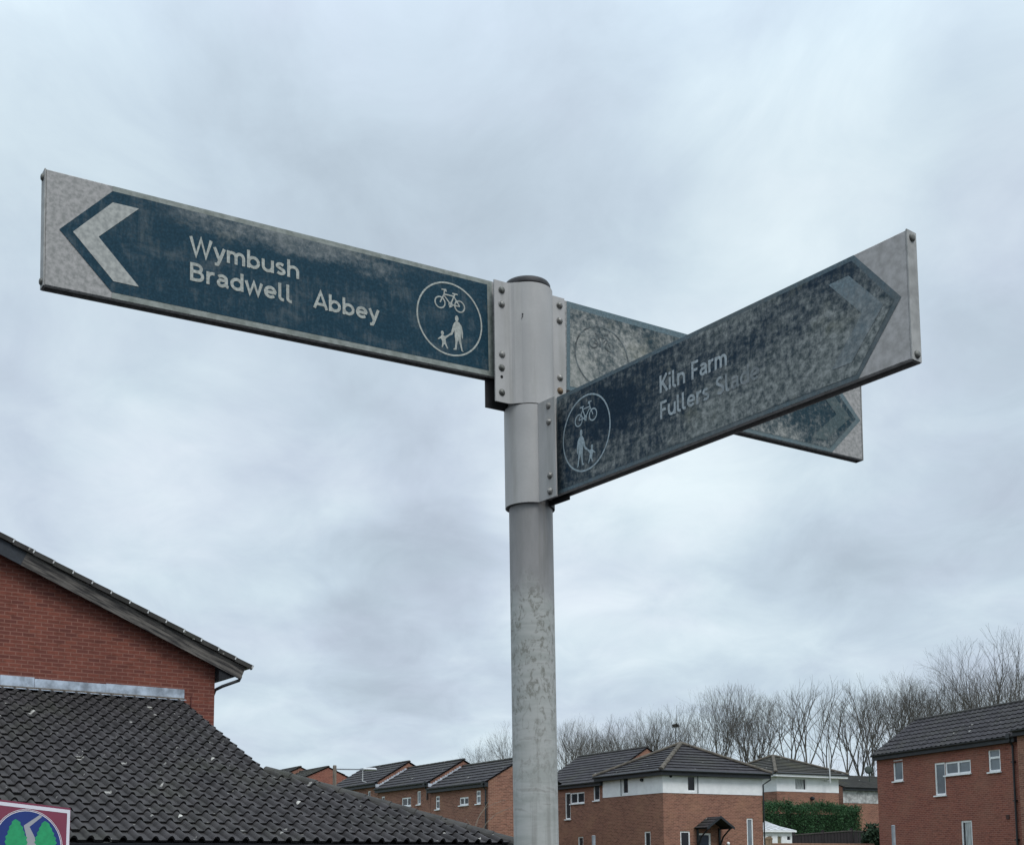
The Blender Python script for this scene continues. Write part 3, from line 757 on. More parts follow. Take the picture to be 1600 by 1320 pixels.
front = [(-EL, FO), (-.064, FO), (-.058, FO+.001), (-.052, FO+.0045), (-.0475, FO+.0095)]+[(RC*math.cos(R(a)), RC*math.sin(R(a))) for a in range(138, 14, -3)]+[(.0475, FO), (.055, FO), (E1, FO)]
cz1 = hit(775, 438, axis(2.6)+nh*FO, nh).z; cz0 = hit(775, 627, axis(2.5)+nh*FO, nh).z
CLA = shell(front, cz0, cz1, -.003, lambda z: axis(z), dh, nh).build('clamp', MT['clamp'], FP, smooth=False)
back = [(-p[0], -p[1]) for p in front]; back = [(-EL-.004, -FO)]+[(p[0], p[1]) for p in back[::-1]][1:]
shell(back, cz0-.004, cz1, .003, lambda z: axis(z), dh, nh).build('clamp_back', MT['dark_metal'], CLA)
fo = FO+.003
def bolts(pxs, d, n, parent, mats=None, fo=fo):
    for i, (bx, by) in enumerate(pxs):
        o = hit(bx, by, axis(2.5)+n*fo, n); mb = MB(); dome(mb, o, n, .0056, .0048, 16, washer=1)
        mb.build('bolt', MT[(mats or {}).get(i, 'bolt')], parent, smooth=True)
bolts([(784, 453), (784, 475), (784.6, 553.5), (784, 574.5), (784.3, 613)], dh, nh, CLA, {0: 'bolt_dull', 3: 'bolt_dull', 4: 'bolt_dull'})
bolts([(874.5, 477), (874.5, 501), (875.3, 590), (875.3, 610.5)], dh, nh, CLA, {3: 'bolt_rusty'})
mb = MB(); o = hit(784, 588.5, axis(2.5)+nh*fo, nh); dome(mb, o, nh, .0033, .0004); mb.build('bolt_hole', MT['hole'], CLA)
mb = MB(); n0 = V((-.05, -1, 0)).normalized()
for (a1, a2, a3) in (((815, 489), (818, 490), (816.5, 494)), ((816.5, 493), (817.5, 494), (813.5, 500))):
    P0 = axis(2.6)+n0*(RC+.0036); mb.face([hit(*q, P0, n0) for q in (a1, a2, a3)])
mb.build('paint_chip', MT['hole'], CLA)

dr = V((BR.d.x, BR.d.y, 0)).normalized(); nr = V((dr.y, -dr.x, 0)); E1 = (hit(869.3, 690, axis(2.45)+nr*FO, nr)-axis(2.45)).dot(dr)
front2 = [(RC*math.cos(R(a)), RC*math.sin(R(a))) for a in range(183, 17, -3)]+[(.0475, FO), (.055, FO), (E1, FO)]
lz1 = cz0-.002; lz0 = hit(862, 778, axis(2.4)+nr*FO, nr).z
CLB = shell(front2, lz0, lz1, -.003, lambda z: axis(z), dr, nr).build('clamp', MT['clamp'], FP)
CLB['label'] = 'lower clamp with a single flange on its right'
back2 = [(-p[0], -p[1]) for p in [(-q[0], q[1]) for q in front2][::-1]]
back2 = [(E1+.004, -FO), (.055, -FO), (.0475, -FO)]+[(RC*math.cos(R(a)), -RC*math.sin(R(a))) for a in range(18, 179, 6)]
shell(back2, lz0-.003, lz1, .003, lambda z: axis(z), dr, nr).build('clamp_back', MT['dark_metal'], CLB)
bolts([(857, 634), (857.5, 659), (859, 742.5), (859, 767)], dr, nr, CLB, {})

# ================================================================== LEFT BRICK BUILDING
A = Frame.px(335, 1090, 26, 3650)
BH = thing('brick_building', A.pt(0, 0), 'red brick building with dark gable roof and long pantile lean-to at left', 'building')
z_eave = 5.70; pit = R(22.3)
SL, SRR = -11.0, 0.0; ridge_s = -5.6
zr = z_eave + (-ridge_s)*math.tan(pit)
mb = MB()
wall(mb, A, SL, SRR, -.3, 5.66, top=[(SL, 5.66), (0, 5.66), (0, 5.72), (ridge_s, zr), (SL, 5.72)])
Fs = Frame(A.pt(0, 0), -A.n); 
for a in (0, 1):   # long side walls running back
    o = A.pt(SRR if a == 0 else SL, 0); dd = -A.n
    mb.face([o+V((0, 0, -.3)), o+dd*12+V((0, 0, -.3)), o+dd*12+V((0, 0, 5.72)), o+V((0, 0, 5.72))], [(0, -.3), (12, -.3), (12, 5.72), (0, 5.72)])
mb.build('wall', MT['brick_red'], BH)
# upper roof (seen from below, along its verge)
ov = .25; rf = MB()
dnR = (A.d*math.cos(pit)-V((0, 0, 1))*math.sin(pit)); dnL = (-A.d*math.cos(pit)-V((0, 0, 1))*math.sin(pit))
top = A.pt(ridge_s, zr+.27, ov+.05); Tl = (.70-ridge_s)/math.cos(pit)
tiles(rf, top, -A.n, dnR, Tl, lambda t: 0.0, lambda t: 12.2, .40, .3, .03, .035, 6)
tiles(rf, top, -A.n, dnL, Tl, lambda t: 0.0, lambda t: 12.2, .40, .3, .03, .035, 4)
rf.build('roof', MT['ridge'], BH)
# verge undercloak with pale clips at every course
vb2 = MB(); cb2 = MB(); k = int(Tl/.40)
for i in range(k+1):
    p = top+dnR*(i*.40)+A.n*.02
    N = A.n.cross(dnR); N = N if N.z > 0 else -N
    q = p+dnR*.40*min(1, (Tl-i*.4)/.4)
    vb2.box(p-N*.075, (q-p)*1.0+N*.012, N*.09, -A.n*.06)
    cb2 = MB(); cb2.box(q-N*.045-dnR*.02+A.n*.004, dnR*.022, N*.06, A.n*.012); cb2.build('verge_clip', MT['clip'], BH)
vb2.build('verge_tiles', MT['ridge'], BH)
# bargeboard
bb = MB(); N = A.n.cross(dnR); N = N if N.z > 0 else -N
bt = A.pt(ridge_s, zr+.19, ov)
Lb = (.56-ridge_s)/math.cos(pit); hb = .27
s_j = 1.85  # where the painted length meets the bare one
u_j = (-3.87-ridge_s)/math.cos(pit)
def bplank(u0, u1, mat, pr):
    b = MB(); p0 = bt+dnR*u0+A.n*pr; p1 = bt+dnR*u1+A.n*pr; q0 = p0-N*hb; q1 = p1-N*hb
    b.face([q0, q1, p1, p0], [(u0-u_j+1.0, 0), (u1-u_j+1.0, 0), (u1-u_j+1.0, hb), (u0-u_j+1.0, hb)])
    w_ = -A.n*.03
    b.face([p0, p1, p1+w_, p0+w_]); b.face([q0, q0+w_, q1+w_, q1]); b.face([p1, q1, q1+w_, p1+w_]); b.face([p0, p0+w_, q0+w_, q0]); b.face([p0+w_, p1+w_, q1+w_, q0+w_])
    return b.build('bargeboard', mat, BH)
bplank(0, u_j, MT['barge_paint'], .004)['label'] = 'dark painted upper length of bargeboard'
bplank(u_j, Lb, MT['barge'], 0)['label'] = 'bare weathered length of bargeboard'
# soffit box and gutter at the eaves
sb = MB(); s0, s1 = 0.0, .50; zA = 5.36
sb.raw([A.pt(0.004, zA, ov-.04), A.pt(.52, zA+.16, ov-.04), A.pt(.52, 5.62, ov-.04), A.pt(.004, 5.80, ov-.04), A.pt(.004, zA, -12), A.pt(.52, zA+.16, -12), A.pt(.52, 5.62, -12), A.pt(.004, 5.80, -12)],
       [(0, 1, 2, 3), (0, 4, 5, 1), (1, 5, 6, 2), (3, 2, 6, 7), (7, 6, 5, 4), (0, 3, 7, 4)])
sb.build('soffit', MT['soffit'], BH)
gt = MB()
for i in range(13):
    pass
gp = [(.60+.065*math.cos(R(a)), 5.60+.075*math.sin(R(a))) for a in range(170, 371, 20)]
vs = []; nG = len(gp)
for w_ in (ov+.06, -12):
    vs += [A.pt(p[0], p[1]+.12, w_) for p in gp]
gt.raw(vs, [(i, i+1, nG+i+1, nG+i) for i in range(nG-1)]+[tuple(range(nG))])
gt.build('gutter', MT['gutter'], BH)
dp = MB(); dp.tube([A.pt(.49, 5.62, .16), A.pt(.49, 5.47, .16), A.pt(.46, 5.40, .16), A.pt(.10, 5.25, .16), A.pt(.02, 5.19, -.02), A.pt(.045, 5.0, -.30)], .033, 12); dp.build('downpipe', MT['gutter'], BH, smooth=True)
# lean-to roof
pt2 = R(22.5); Z0 = 4.90
dn2 = A.n*math.cos(pt2)-V((0, 0, 1))*math.sin(pt2)
O2 = A.pt(0, Z0); Te = 7.72; th0 = 4.30; sv = -.65
def srf(t): return sv if t < th0 else sv+(t-th0)*math.cos(pt2)
def slf(t): return -9.0
rng = random.Random(5); jt = {}
def rnd(i, j):
    if (i, j) not in jt: jt[(i, j)] = (rng.random()-.5)*2 + (1.6 if rng.random() < .03 else 0)
    return jt[(i, j)]
mb = MB(); tiles(mb, O2, A.d, dn2, Te, slf, srf, .36, .226, .062, .036, 16, .02, .006, rnd)
LR = mb.build('lean_to_roof', MT['tile_near'], BH)
LR.data.polygons.foreach_set('use_smooth', [False]*len(LR.data.polygons))
# hip side of the lean-to, its verge wall and the eaves walls under it
hipA = O2+A.d*sv+dn2*th0; hipB = O2+A.d*srf(Te)+dn2*Te
dn3 = A.d*math.cos(pt2)-V((0, 0, 1))*math.sin(pt2)
mb = MB(); T3 = (srf(Te)-sv)/math.cos(pt2)
hh0 = th0*math.cos(pt2)
tiles(mb, hipA, -A.n, dn3, T3, lambda t: -t*math.cos(pt2), lambda t: hh0+4, .36, .226, .048, .03, 6, .02)
mb.build('hip_roof', MT['tile_near'], BH)
mb = MB(); ridge_tiles(mb, hipA+V((0, 0, -.005)), hipB+V((0, 0, -.005)), .145, .44); mb.build('ridge_tiles', MT['ridge'], BH, smooth=False)
mb = MB(); a0 = O2+A.d*(sv-.03); a1 = hipA-A.d*.03; down = V((0, 0, -1))
mb.face([a0+down*.05, a1+down*.05, V((a0.x, a0.y, hipA.z-.1)), ], [(0, 0), (4, 0), (4, 2)])
ez = hipB.z-.12; e0 = A.pt(-9, ez, Te*math.cos(pt2)-.25); e1 = A.pt(srf(Te)-.25, ez, Te*math.cos(pt2)-.25); e2 = A.pt(srf(Te)-.25, ez, -4)
for p, q in ((e0, e1), (e1, e2)):
    l = (q-p).length; mb.face([V((p.x, p.y, -.3)), V((q.x, q.y, -.3)), q, p], [(0, -.3), (l, -.3), (l, ez), (0, ez)])
mb.build('lean_to_wall', MT['brick_red'], BH)
# lead flashing at the top of the lean-to, in lengths
fl = MB(); x = -9.0
for i, ln in enumerate((2.9, 1.9, .62, 1.35, 1.55)):
    x1 = x+ln; h = .225+.012*((i*7) % 3)
    if i == 4: x1 = -.64
    fl.box(A.pt(x, Z0+.01, .005+.004*(i % 2)), A.d*(x1-x-.006), V((0, 0, h-.0)), A.n*.012)
    fl.raw([A.pt(x, Z0+.045, .02), A.pt(x1, Z0+.045, .02), A.pt(x1, Z0+.005, .16), A.pt(x, Z0+.005, .16)], [(0, 1, 2, 3)])
    x = x1
fl.build('flashing', MT['lead'], BH)
mb = MB(); mb.box(A.pt(-9, Z0+.012, .02), A.d*(9-.66), V((0, 0, .05)), A.n*.05); mb.build('mortar_fillet', MT['mortar'], BH)
mb = MB(); mb.tube([A.pt(-.50, 5.02, .012), A.pt(-.50, 4.76, .012)], .011, 6); mb.build('cable', plain('red_cable', (.10, .02, .018), .6), BH)
# gutter of the lean-to
gt = MB(); gp = [(.07*math.cos(R(a)), .075*math.sin(R(a))) for a in range(180, 361, 20)]; nG = len(gp)
gc = Te*math.cos(pt2)+.03; vs = []
for s_ in (-9, srf(Te)+.05): vs += [A.pt(s_, hipB.z-.02+p[1], gc+p[0]) for p in gp]
gt.raw(vs, [(i, i+1, nG+i+1, nG+i) for i in range(nG-1)]+[tuple(range(nG)), tuple(nG+i for i in range(nG))])
gt.build('gutter', MT['gutter'], BH)

# ================================================================== HOUSES BEHIND
def house(name, label, cat, F, s0, s1, zg, ze, zr, half, wmat, tmat, wins=(), group=None, ov=.22, verge=.06, roll=0, gauge=.33, fas='fascia', flash=None, gable=True, step=.035, amp=.03):
    """gabled house: front wall in frame F from s0 to s1, ridge parallel to it 'half' metres behind"""
    base = F.pt((s0+s1)/2, zg, -half); Hs = thing(name, base, label, cat, group)
    mb = MB(); holes = [r[:4] for w in wins for r in w['r']]
    wall(mb, F, s0, s1, zg-1, ze, holes)
    for s_ in (s0, s1):
        p = [(0, zg-1), (2*half, zg-1), (2*half, ze), (half, zr), (0, ze)]
        mb.face([F.pt(s_, z, -w) for w, z in p], p)
    mb.face([F.pt(s0, zg-1, -2*half), F.pt(s1, zg-1, -2*half), F.pt(s1, ze, -2*half), F.pt(s0, ze, -2*half)], [(s0, zg), (s1, zg), (s1, ze), (s0, ze)])
    mb.build('wall', MT[wmat], Hs)
    rf = MB(); sl_ = math.atan2(zr-ze, half); T = (half+ov)/math.cos(sl_)
    dn = F.n*math.cos(sl_)-V((0, 0, 1))*math.sin(sl_); dnb = -F.n*math.cos(sl_)-V((0, 0, 1))*math.sin(sl_)
    O = F.pt(0, zr+.07, -half)
    tiles(rf, O, F.d, dn, T, lambda t: s0-verge, lambda t: s1+verge, gauge, roll, amp, step, 6)
    tiles(rf, O, F.d, dnb, T, lambda t: s0-verge, lambda t: s1+verge, gauge*2, 0, 0, step)
    rf.build('roof', MT[tmat], Hs)
    mb = MB(); ridge_tiles(mb, F.pt(s0-verge, zr+.09, -half), F.pt(s1+verge, zr+.09, -half), .10, .45, 6); mb.build('ridge_tiles', MT['ridge'], Hs)
    zf = ze-ov*math.tan(sl_)
    mb = MB(); mb.box(F.pt(s0-.03, zf-.14, .02), F.d*(s1-s0+.06), V((0, 0, .2)), F.n*(ov-.04)); mb.build('fascia', MT[fas], Hs)
    mb = MB(); gp = [(.055*math.cos(R(a)), .06*math.sin(R(a))) for a in range(170, 371, 25)]; nG = len(gp); vs = []
    for s_ in (s0-.06, s1+.06): vs += [F.pt(s_, zf+.06+p[1], ov+.02+p[0]) for p in gp]
    mb.raw(vs, [(i, i+1, nG+i+1, nG+i) for i in range(nG-1)]+[tuple(range(nG)), tuple(nG+i for i in range(nG))]); mb.build('gutter', MT['gutter'], Hs)
    for w in wins: window(Hs, F, w['r'], w.get('g', 'glass'), w.get('fw', .07), sill=w.get('sill', True), curtain=w.get('c'))
    return Hs
def downpipe(Hs, F, s_, z1, z0, w=.07, clips=True):
    mb = MB(); mb.tube([F.pt(s_, z1, .2), F.pt(s_, z1-.12, .2), F.pt(s_, z1-.28, w), F.pt(s_, z0, w)], .04, 8)
    dp_ = mb.build('downpipe', MT['gutter'], Hs, smooth=False)
    for z in (z1-.9, z1-2.3, z1-3.7):
        if z > z0: mb = MB(); mb.box(F.pt(s_-.07, z, .003), F.d*.14, V((0, 0, .05)), F.n*(w+.055)); mb.build('pipe_clip', MT['gutter'], dp_)
    mb = MB(); mb.box(F.pt(s_-.09, z1-.02, .13), F.d*.18, V((0, 0, .17)), F.n*.15); mb.build('hopper', MT['gutter'], dp_)
def flashing(Hs, F, s_, ze, zr, half, zoff, side):
    """stepped pale flashing where a lower roof meets this house's end wall (side = direction along d)"""
    mb = MB(); n = 14
    for i in range(n):
        w0, w1 = -half*i/n+.15, -half*(i+1)/n+.15
        f = lambda w: ze+(zr-ze)*max(0, -w)/half+zoff
        mb.box(F.pt(s_+side*.012, min(f(w0), f(w1)), w0), F.n*(w1-w0), V((0, 0, .17)), F.d*side*.02)
    mb.build('flashing', MT['lead_white'], Hs)

# ---- stepped terrace left of the signpost
T = Frame.px(763, 1230, 60, -350)
GT = 'stepped brick terrace left of the signpost'
hf = 1.9
U1 = house('terrace_house', 'lowest terrace house of the stepped row, beside the signpost post, with downpipe and porch', 'house', T, 0, 6.1, .4, 5.50, 6.60, hf, 'brick_brown', 'tile_far',
           [dict(r=[(.76, 1.21, 4.47, 5.10, [], [4.84])], g='glass_pale'), dict(r=[(2.0, 2.93, 4.47, 4.86, [2.46])], g='glass_dark'), dict(r=[(5.10, 5.55, 4.38, 5.05, [], [4.80])], g='glass')], GT)
U2 = house('terrace_house', 'middle terrace house of the stepped row, between the two raised brick gables', 'house', T, 6.15, 12.75, .75, 5.84, 6.95, hf, 'brick_brown', 'tile_far',
           [dict(r=[(7.30, 7.72, 4.72, 5.42)], g='glass_pale'), dict(r=[(8.48, 9.62, 4.69, 5.16, [8.95])], g='glass_dark'), dict(r=[(11.85, 12.28, 4.70, 5.36)], g='glass_dark')], GT)
U3 = house('terrace_house', 'upper terrace house of the stepped row, partly behind the street lamp arm', 'house', T, 12.8, 19.6, 1.1, 6.20, 7.33, hf, 'brick_brown', 'tile_far',
           [dict(r=[(13.80, 14.20, 5.08, 5.76)], g='glass')], GT)
downpipe(U1, T, .14, 5.36, .4); downpipe(U2, T, 6.4, 5.70, 4.9)
flashing(U2, T, 6.15, 5.50, 6.60, hf, .06, -1); flashing(U3, T, 12.8, 5.84, 6.95, hf, .06, -1)
# porch of the lowest house
pz = 2.98
mb = MB()
for sg in (0, 1):
    a = 2.15; b = (1.25 if sg == 0 else 3.05)
    mb.face([T.pt(a, pz+.42, 0.01), T.pt(a, pz+.42, 1.0), T.pt(b, pz-.02, 1.0), T.pt(b, pz-.02, 0.01)]); mb.face([T.pt(a, pz+.36, 0.01), T.pt(b, pz-.08, 0.01), T.pt(b, pz-.08, 1.0), T.pt(a, pz+.36, 1.0)])
po = mb.build('porch_canopy', MT['tile_far'], U1)
mb = MB()
for sg in (-1, 1):
    p, q = T.pt(2.15, pz+.44, 1.01), T.pt(2.15+sg*.92, pz-.02, 1.01)
    mb.box(p, q-p, V((0, 0, -.13)), T.n*.03)
mb.build('porch_bargeboard', MT['upvc'], po)
mb = MB(); mb.tube([T.pt(14.1, 6.30, .35), T.pt(14.1, 7.0, .35)], .022, 6)
for i in range(5): mb.tube([T.pt(13.95-.0*i, 7.0, .15+.1*i), T.pt(14.25, 7.0, .15+.1*i)], .008, 4)
mb.tube([T.pt(14.1, 7.0, .1), T.pt(14.1, 7.0, .6)], .01, 4); mb.tube([T.pt(14.1, 6.3, .35), T.pt(14.1, 6.25, .12)], .02, 5)
mb.build('aerial', MT['alu'], U3)
# two more units of the row farther off
U4 = house('terrace_house', 'distant brick gable house left of the street lamp', 'house', T, 27.2, 32.4, 1.6, 6.85, 8.06, 2.75, 'brick_rust', 'tile_moss', [], GT)
U5 = house('terrace_house', 'farthest terrace house, only its mossy roof showing above the lean-to ridge', 'house', T, 32.45, 42, 1.7, 7.1, 8.42, 2.75, 'brick_brown', 'tile_moss', [], GT)

# ---- corner house and the wing beside it
M = Frame.px(1036, 1240, 65, -350); M2 = Frame(M.o, ray(4320, HY))
WG = house('terrace_house', 'brick house right behind the signpost with an L-shaped window, joined to the white-topped corner house', 'house', M, 5.47, 12.4, 1.0, 6.12, 7.98, 3.0, 'brick_brown', 'tile_far',
           [dict(r=[(8.78, 9.34, 4.13, 5.64), (7.33, 8.78, 4.98, 5.60, [8.05])], g='glass'), dict(r=[(5.80, 6.40, 5.05, 5.95)], g='glass'), dict(r=[(7.50, 8.04, 2.0, 3.12)], g='glass')], None)
WG['group'] = 'houses behind the signpost'
CHb = M.pt(2.7, 1.0, 0)+M2.d*3.25; CH = thing('corner_house', CHb, 'corner house with hipped dark roof, white rendered top band and dark door canopy', 'house', 'houses behind the signpost')
a_, b2 = 5.45, 6.52; zb = 5.17; ze = 6.24
mb = MB()
wl = [dict(r=[(1.15, 1.68, 2.0, 3.25)], g='glass')]
wr = [dict(r=[(1.04, 1.66, 1.9, 3.24)], g='glass_dark'), dict(r=[(5.42, 5.84, 2.3, 3.95)], g='glass_pale')]
door = (2.12, 3.02, .95, 3.15)
wall(mb, M, 0, a_, 0, zb, [r['r'][0][:4] for r in wl]); wall(mb, M2, 0, b2, 0, zb, [r['r'][0][:4] for r in wr]+[door])
for p, q in ((M.pt(a_, 0), M.pt(a_, 0)+M2.d*b2), (M2.pt(b2, 0), M2.pt(b2, 0)+M.d*a_)):
    l = (q-p).length; mb.face([p, q, q+V((0, 0, zb)), p+V((0, 0, zb))], [(0, 0), (l, 0), (l, zb), (0, zb)])
mb.build('wall', MT['brick_brown'], CH)
mb = MB(); ul = [dict(r=[(3.05, 3.60, 5.27, 6.15)], g='glass')]; ur = [dict(r=[(1.55, 2.12, 5.27, 6.10)], g='glass_dark')]
Mf = Frame(M.o, M.d); M2f = Frame(M.o, M2.d)
Mf.o = M.o+(M.n+M2.n)*.02; M2f.o = Mf.o
wall(mb, Mf, 0, a_+.03, zb, ze+.12, [r['r'][0][:4] for r in ul]); wall(mb, M2f, 0, b2+.03, zb, ze+.12, [r['r'][0][:4] for r in ur])
for p, q in ((Mf.pt(a_+.03, 0), Mf.pt(a_+.03, 0)+M2.d*(b2+.03)), (M2f.pt(b2+.03, 0), M2f.pt(b2+.03, 0)+M.d*(a_+.03))):
    mb.face([p+V((0, 0, zb)), q+V((0, 0, zb)), q+V((0, 0, ze+.12)), p+V((0, 0, ze+.12))])
mb.face([Mf.pt(0, zb), Mf.pt(a_+.03, zb), Mf.pt(a_+.03, zb)+M2.d*(b2+.03), M2f.pt(b2+.03, zb)])
mb.build('rendered_band', MT['render'], CH)
for w in wl: window(CH, M, w['r'], w['g'])
for w in wr: window(CH, M2, w['r'], w['g'])
for w in ul: window(CH, Mf, w['r'], w['g'], sill=False)
for w in ur: window(CH, M2f, w['r'], w['g'], sill=False)
mb = MB()   # cover strips beside the upper windows
mb.box(Mf.pt(3.68, zb+.03, .002), Mf.d*.05, V((0, 0, 1.0)), Mf.n*.03); mb.box(M2f.pt(2.2, zb+.03, .002), M2f.d*.05, V((0, 0, 1.0)), M2f.n*.03)
mb.build('trim_strip', plain('grey_trim', (.22, .24, .26), .6), CH)
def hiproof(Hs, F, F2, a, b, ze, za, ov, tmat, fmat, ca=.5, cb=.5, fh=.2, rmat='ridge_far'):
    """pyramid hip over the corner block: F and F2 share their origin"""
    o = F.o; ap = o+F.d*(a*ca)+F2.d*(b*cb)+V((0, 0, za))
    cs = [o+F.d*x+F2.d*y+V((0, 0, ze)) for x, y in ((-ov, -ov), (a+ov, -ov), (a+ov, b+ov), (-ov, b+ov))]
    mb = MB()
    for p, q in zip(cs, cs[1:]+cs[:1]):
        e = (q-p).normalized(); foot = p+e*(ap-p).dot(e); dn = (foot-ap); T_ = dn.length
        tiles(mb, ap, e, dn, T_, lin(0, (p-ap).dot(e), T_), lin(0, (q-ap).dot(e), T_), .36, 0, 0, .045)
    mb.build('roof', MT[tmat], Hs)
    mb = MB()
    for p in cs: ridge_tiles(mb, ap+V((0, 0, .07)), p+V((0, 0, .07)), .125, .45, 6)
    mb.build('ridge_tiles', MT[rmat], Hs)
    mb = MB()
    k = ov-.03; cs2 = [o+F.d*x+F2.d*y+V((0, 0, ze)) for x, y in ((-k, -k), (a+k, -k), (a+k, b+k), (-k, b+k))]; z = V((0, 0, -fh))
    for p, q in zip(cs2, cs2[1:]+cs2[:1]): mb.face([p, q, q+z, p+z])
    mb.face([p+z for p in cs2]); mb.face([p for p in cs2])
    mb.build('fascia', MT[fmat], Hs)
    mb = MB(); k = ov+.03; cs3 = [o+F.d*x+F2.d*y+V((0, 0, ze-.02)) for x, y in ((-k, -k), (a+k, -k), (a+k, b+k), (-k, b+k))]
    for p, q in zip(cs3, cs3[1:]+cs3[:1]): mb.tube([p, q], .055, 8)
    mb.build('gutter', MT['gutter'], Hs)
hiproof(CH, M, M2, a_, b2, ze+.06, 8.02, .38, 'tile_far', 'fascia', .5, .5, .24)
mb = MB(); mb.tube([M2.pt(b2+.3, ze-.05, .35), M2.pt(b2+.3, ze-.25, .35), M2.pt(b2+.04, ze-.5, .06), M2.pt(b2+.03, 1, .06)], .04, 8); mb.build('downpipe', MT['gutter'], CH)
# door with canopy
mb = MB(); mb.box(M2.pt(door[0], door[2], -.06), M2.d*(door[1]-door[0]-.12), V((0, 0, door[3]-door[2]-.1)), M2.n*-.05); DO = mb.build('door', MT['door'], CH)
mb = MB(); w_ = -.04
mb.box(M2.pt(door[1]-.12, door[2], w_), M2.d*.12, V((0, 0, door[3]-door[2])), M2.n*-.05); mb.box(M2.pt(door[0], door[3]-.1, w_), M2.d*(door[1]-door[0]-.12), V((0, 0, .1)), M2.n*-.05)
mb.build('door_frame', MT['upvc'], DO)
dm = MB(); dm.raw([M2.pt(2.50+x, 2.25+z, -.055) for x, z in ((0, -.17), (.11, 0), (0, .17), (-.11, 0))], [(0, 1, 2, 3)]); dm.build('door_light', MT['glass_pale'], DO)
mb = MB(); ce, s_l, s_r = 2.92, 1.92, 3.70; dp_ = 1.05; zc, zl = 3.98, 3.40
ce = (s_l+s_r)/2
nrm = .05
for sa in (s_l, s_r):
    e = (M2.pt(sa, zl)-M2.pt(ce, zc)); Tn = e.length
    tiles(mb, M2.pt(ce, zc, .02), M2.n, e, Tn, lambda t: 0.0, lambda t: dp_, .25, 0, 0, .03)
CA = mb.build('door_canopy', MT['tile_far'], CH)
mb = MB()
for sa in (s_l, s_r):
    p, q = M2.pt(ce, zc+.03, dp_+.02), M2.pt(sa, zl+.03, dp_+.02); mb.box(p, q-p, V((0, 0, -.13)), M2.n*.03)
mb.build('canopy_bargeboard', MT['fascia'], CA)
for sa in (s_l+.15, s_r-.21):
    mb = MB(); mb.box(M2.pt(sa, 2.35, .005), M2.d*.09, V((0, 0, 1.06)), M2.n*.09); mb.tube([M2.pt(sa+.045, 2.5, .09), M2.pt(sa+.045, 2.95, .35), M2.pt(sa+.045, 3.38, .95)], .045, 6)
    mb.box(M2.pt(sa, 3.34, .095), M2.d*.09, V((0, 0, .08)), M2.n*(dp_-.12)); mb.build('canopy_bracket', MT['fascia'], CA)
mb = MB(); dome(mb, M2.pt(4.12, 2.62, 0.0), M2.n, .09, .09); mb.build('wall_lamp', MT['upvc'], CH, True)
mb = MB(); dome(mb, Mf.pt(1.75, 5.92, 0), Mf.n, .09, .16); dome(mb, M2f.pt(.5, 6.03, 0), M2f.n, .08, .1); mb.build('vent_outlet', MT['fascia'], CH, True)

# ---- right brick house
Rf = Frame.px(1589, 1150, 46, 135)
GH = 'houses on the right'
RH = house('brick_house', 'red brick house at the right edge with L-shaped window and dark tiled roof', 'house', Rf, 0, 8.72, .9, 6.16, 7.62, 2.15, 'brick_rust', 'tile_far',
           [dict(r=[(6.90, 7.56, 4.93, 5.81)], g='glass_pale'), dict(r=[(4.17, 4.83, 4.20, 5.48), (2.63, 4.17, 4.95, 5.46, [3.38])], g='glass_pale'), dict(r=[(.95, 1.61, 4.90, 5.75, [], [5.42])], g='glass_pale'),
            dict(r=[(2.72, 3.36, 2.0, 3.16)], g='glass', c=(.0, .8))], GH, ov=.2, verge=.1, roll=.30, gauge=.34, amp=.035)
downpipe(RH, Rf, .18, 6.05, .9)
mb = MB(); wall(mb, Frame(Rf.pt(0, 0, .012), Rf.d), .02, 8.70, 5.70, 5.76); mb.build('brick_course', MT['brick_rust'], RH)
mb = MB(); mb.box(Rf.pt(.60, 3.13, .002), Rf.d*.16, V((0, 0, .16)), Rf.n*.03); mb.build('air_brick', plain('air_brick_clay', (.07, .03, .025), .8), RH)
KH = house('brick_house', 'brown brick house cut by the right edge, standing slightly proud of its neighbour', 'house', Frame(Rf.pt(0, 0, .35), Rf.d), -6.5, -.42, .9, 6.30, 7.85, 2.4, 'brick_brown', 'tile_far', [], GH, ov=.2, roll=.30, gauge=.34)

# ---- rendered houses beyond the hedge
E1f = Frame.px(1214, 1240, 85, -350); E2f = Frame(E1f.o, ray(4320, HY))
EH = thing('rendered_house', E1f.pt(3.2, 2.3)+E2f.d*2.8, 'hipped house with white rendered top, white fascia and mossy roof above the hedge', 'house', 'white topped houses beyond the hedge')
a_, b2 = 6.6, 5.52; zb, ze = 6.33, 7.27
mb = MB(); wall(mb, E1f, 0, a_, 1, zb); wall(mb, E2f, 0, b2, 1, zb)
for p, q in ((E1f.pt(a_, 0), E1f.pt(a_, 0)+E2f.d*b2), (E2f.pt(b2, 0), E2f.pt(b2, 0)+E1f.d*a_)):
    mb.face([p+V((0, 0, 1)), q+V((0, 0, 1)), q+V((0, 0, zb)), p+V((0, 0, zb))], [(0, 1), (6, 1), (6, zb), (0, zb)])
mb.build('wall', MT['brick_brown'], EH)
Ef = Frame(E1f.o, E1f.d); Ef2 = Frame(E1f.o, E2f.d); Ef.o = E1f.o+(E1f.n+E2f.n)*.02; Ef2.o = Ef.o
mb = MB(); wall(mb, Ef, 0, a_+.03, zb, ze+.1); wall(mb, Ef2, 0, b2+.03, zb, ze+.1, [(1.60, 2.62, 6.43, 7.25)])
mb.face([Ef2.pt(b2+.03, zb), Ef2.pt(b2+.03, zb)+Ef.d*a_, Ef2.pt(b2+.03, ze+.1)+Ef.d*a_, Ef2.pt(b2+.03, ze+.1)])
mb.build('rendered_band', MT['render'], EH)
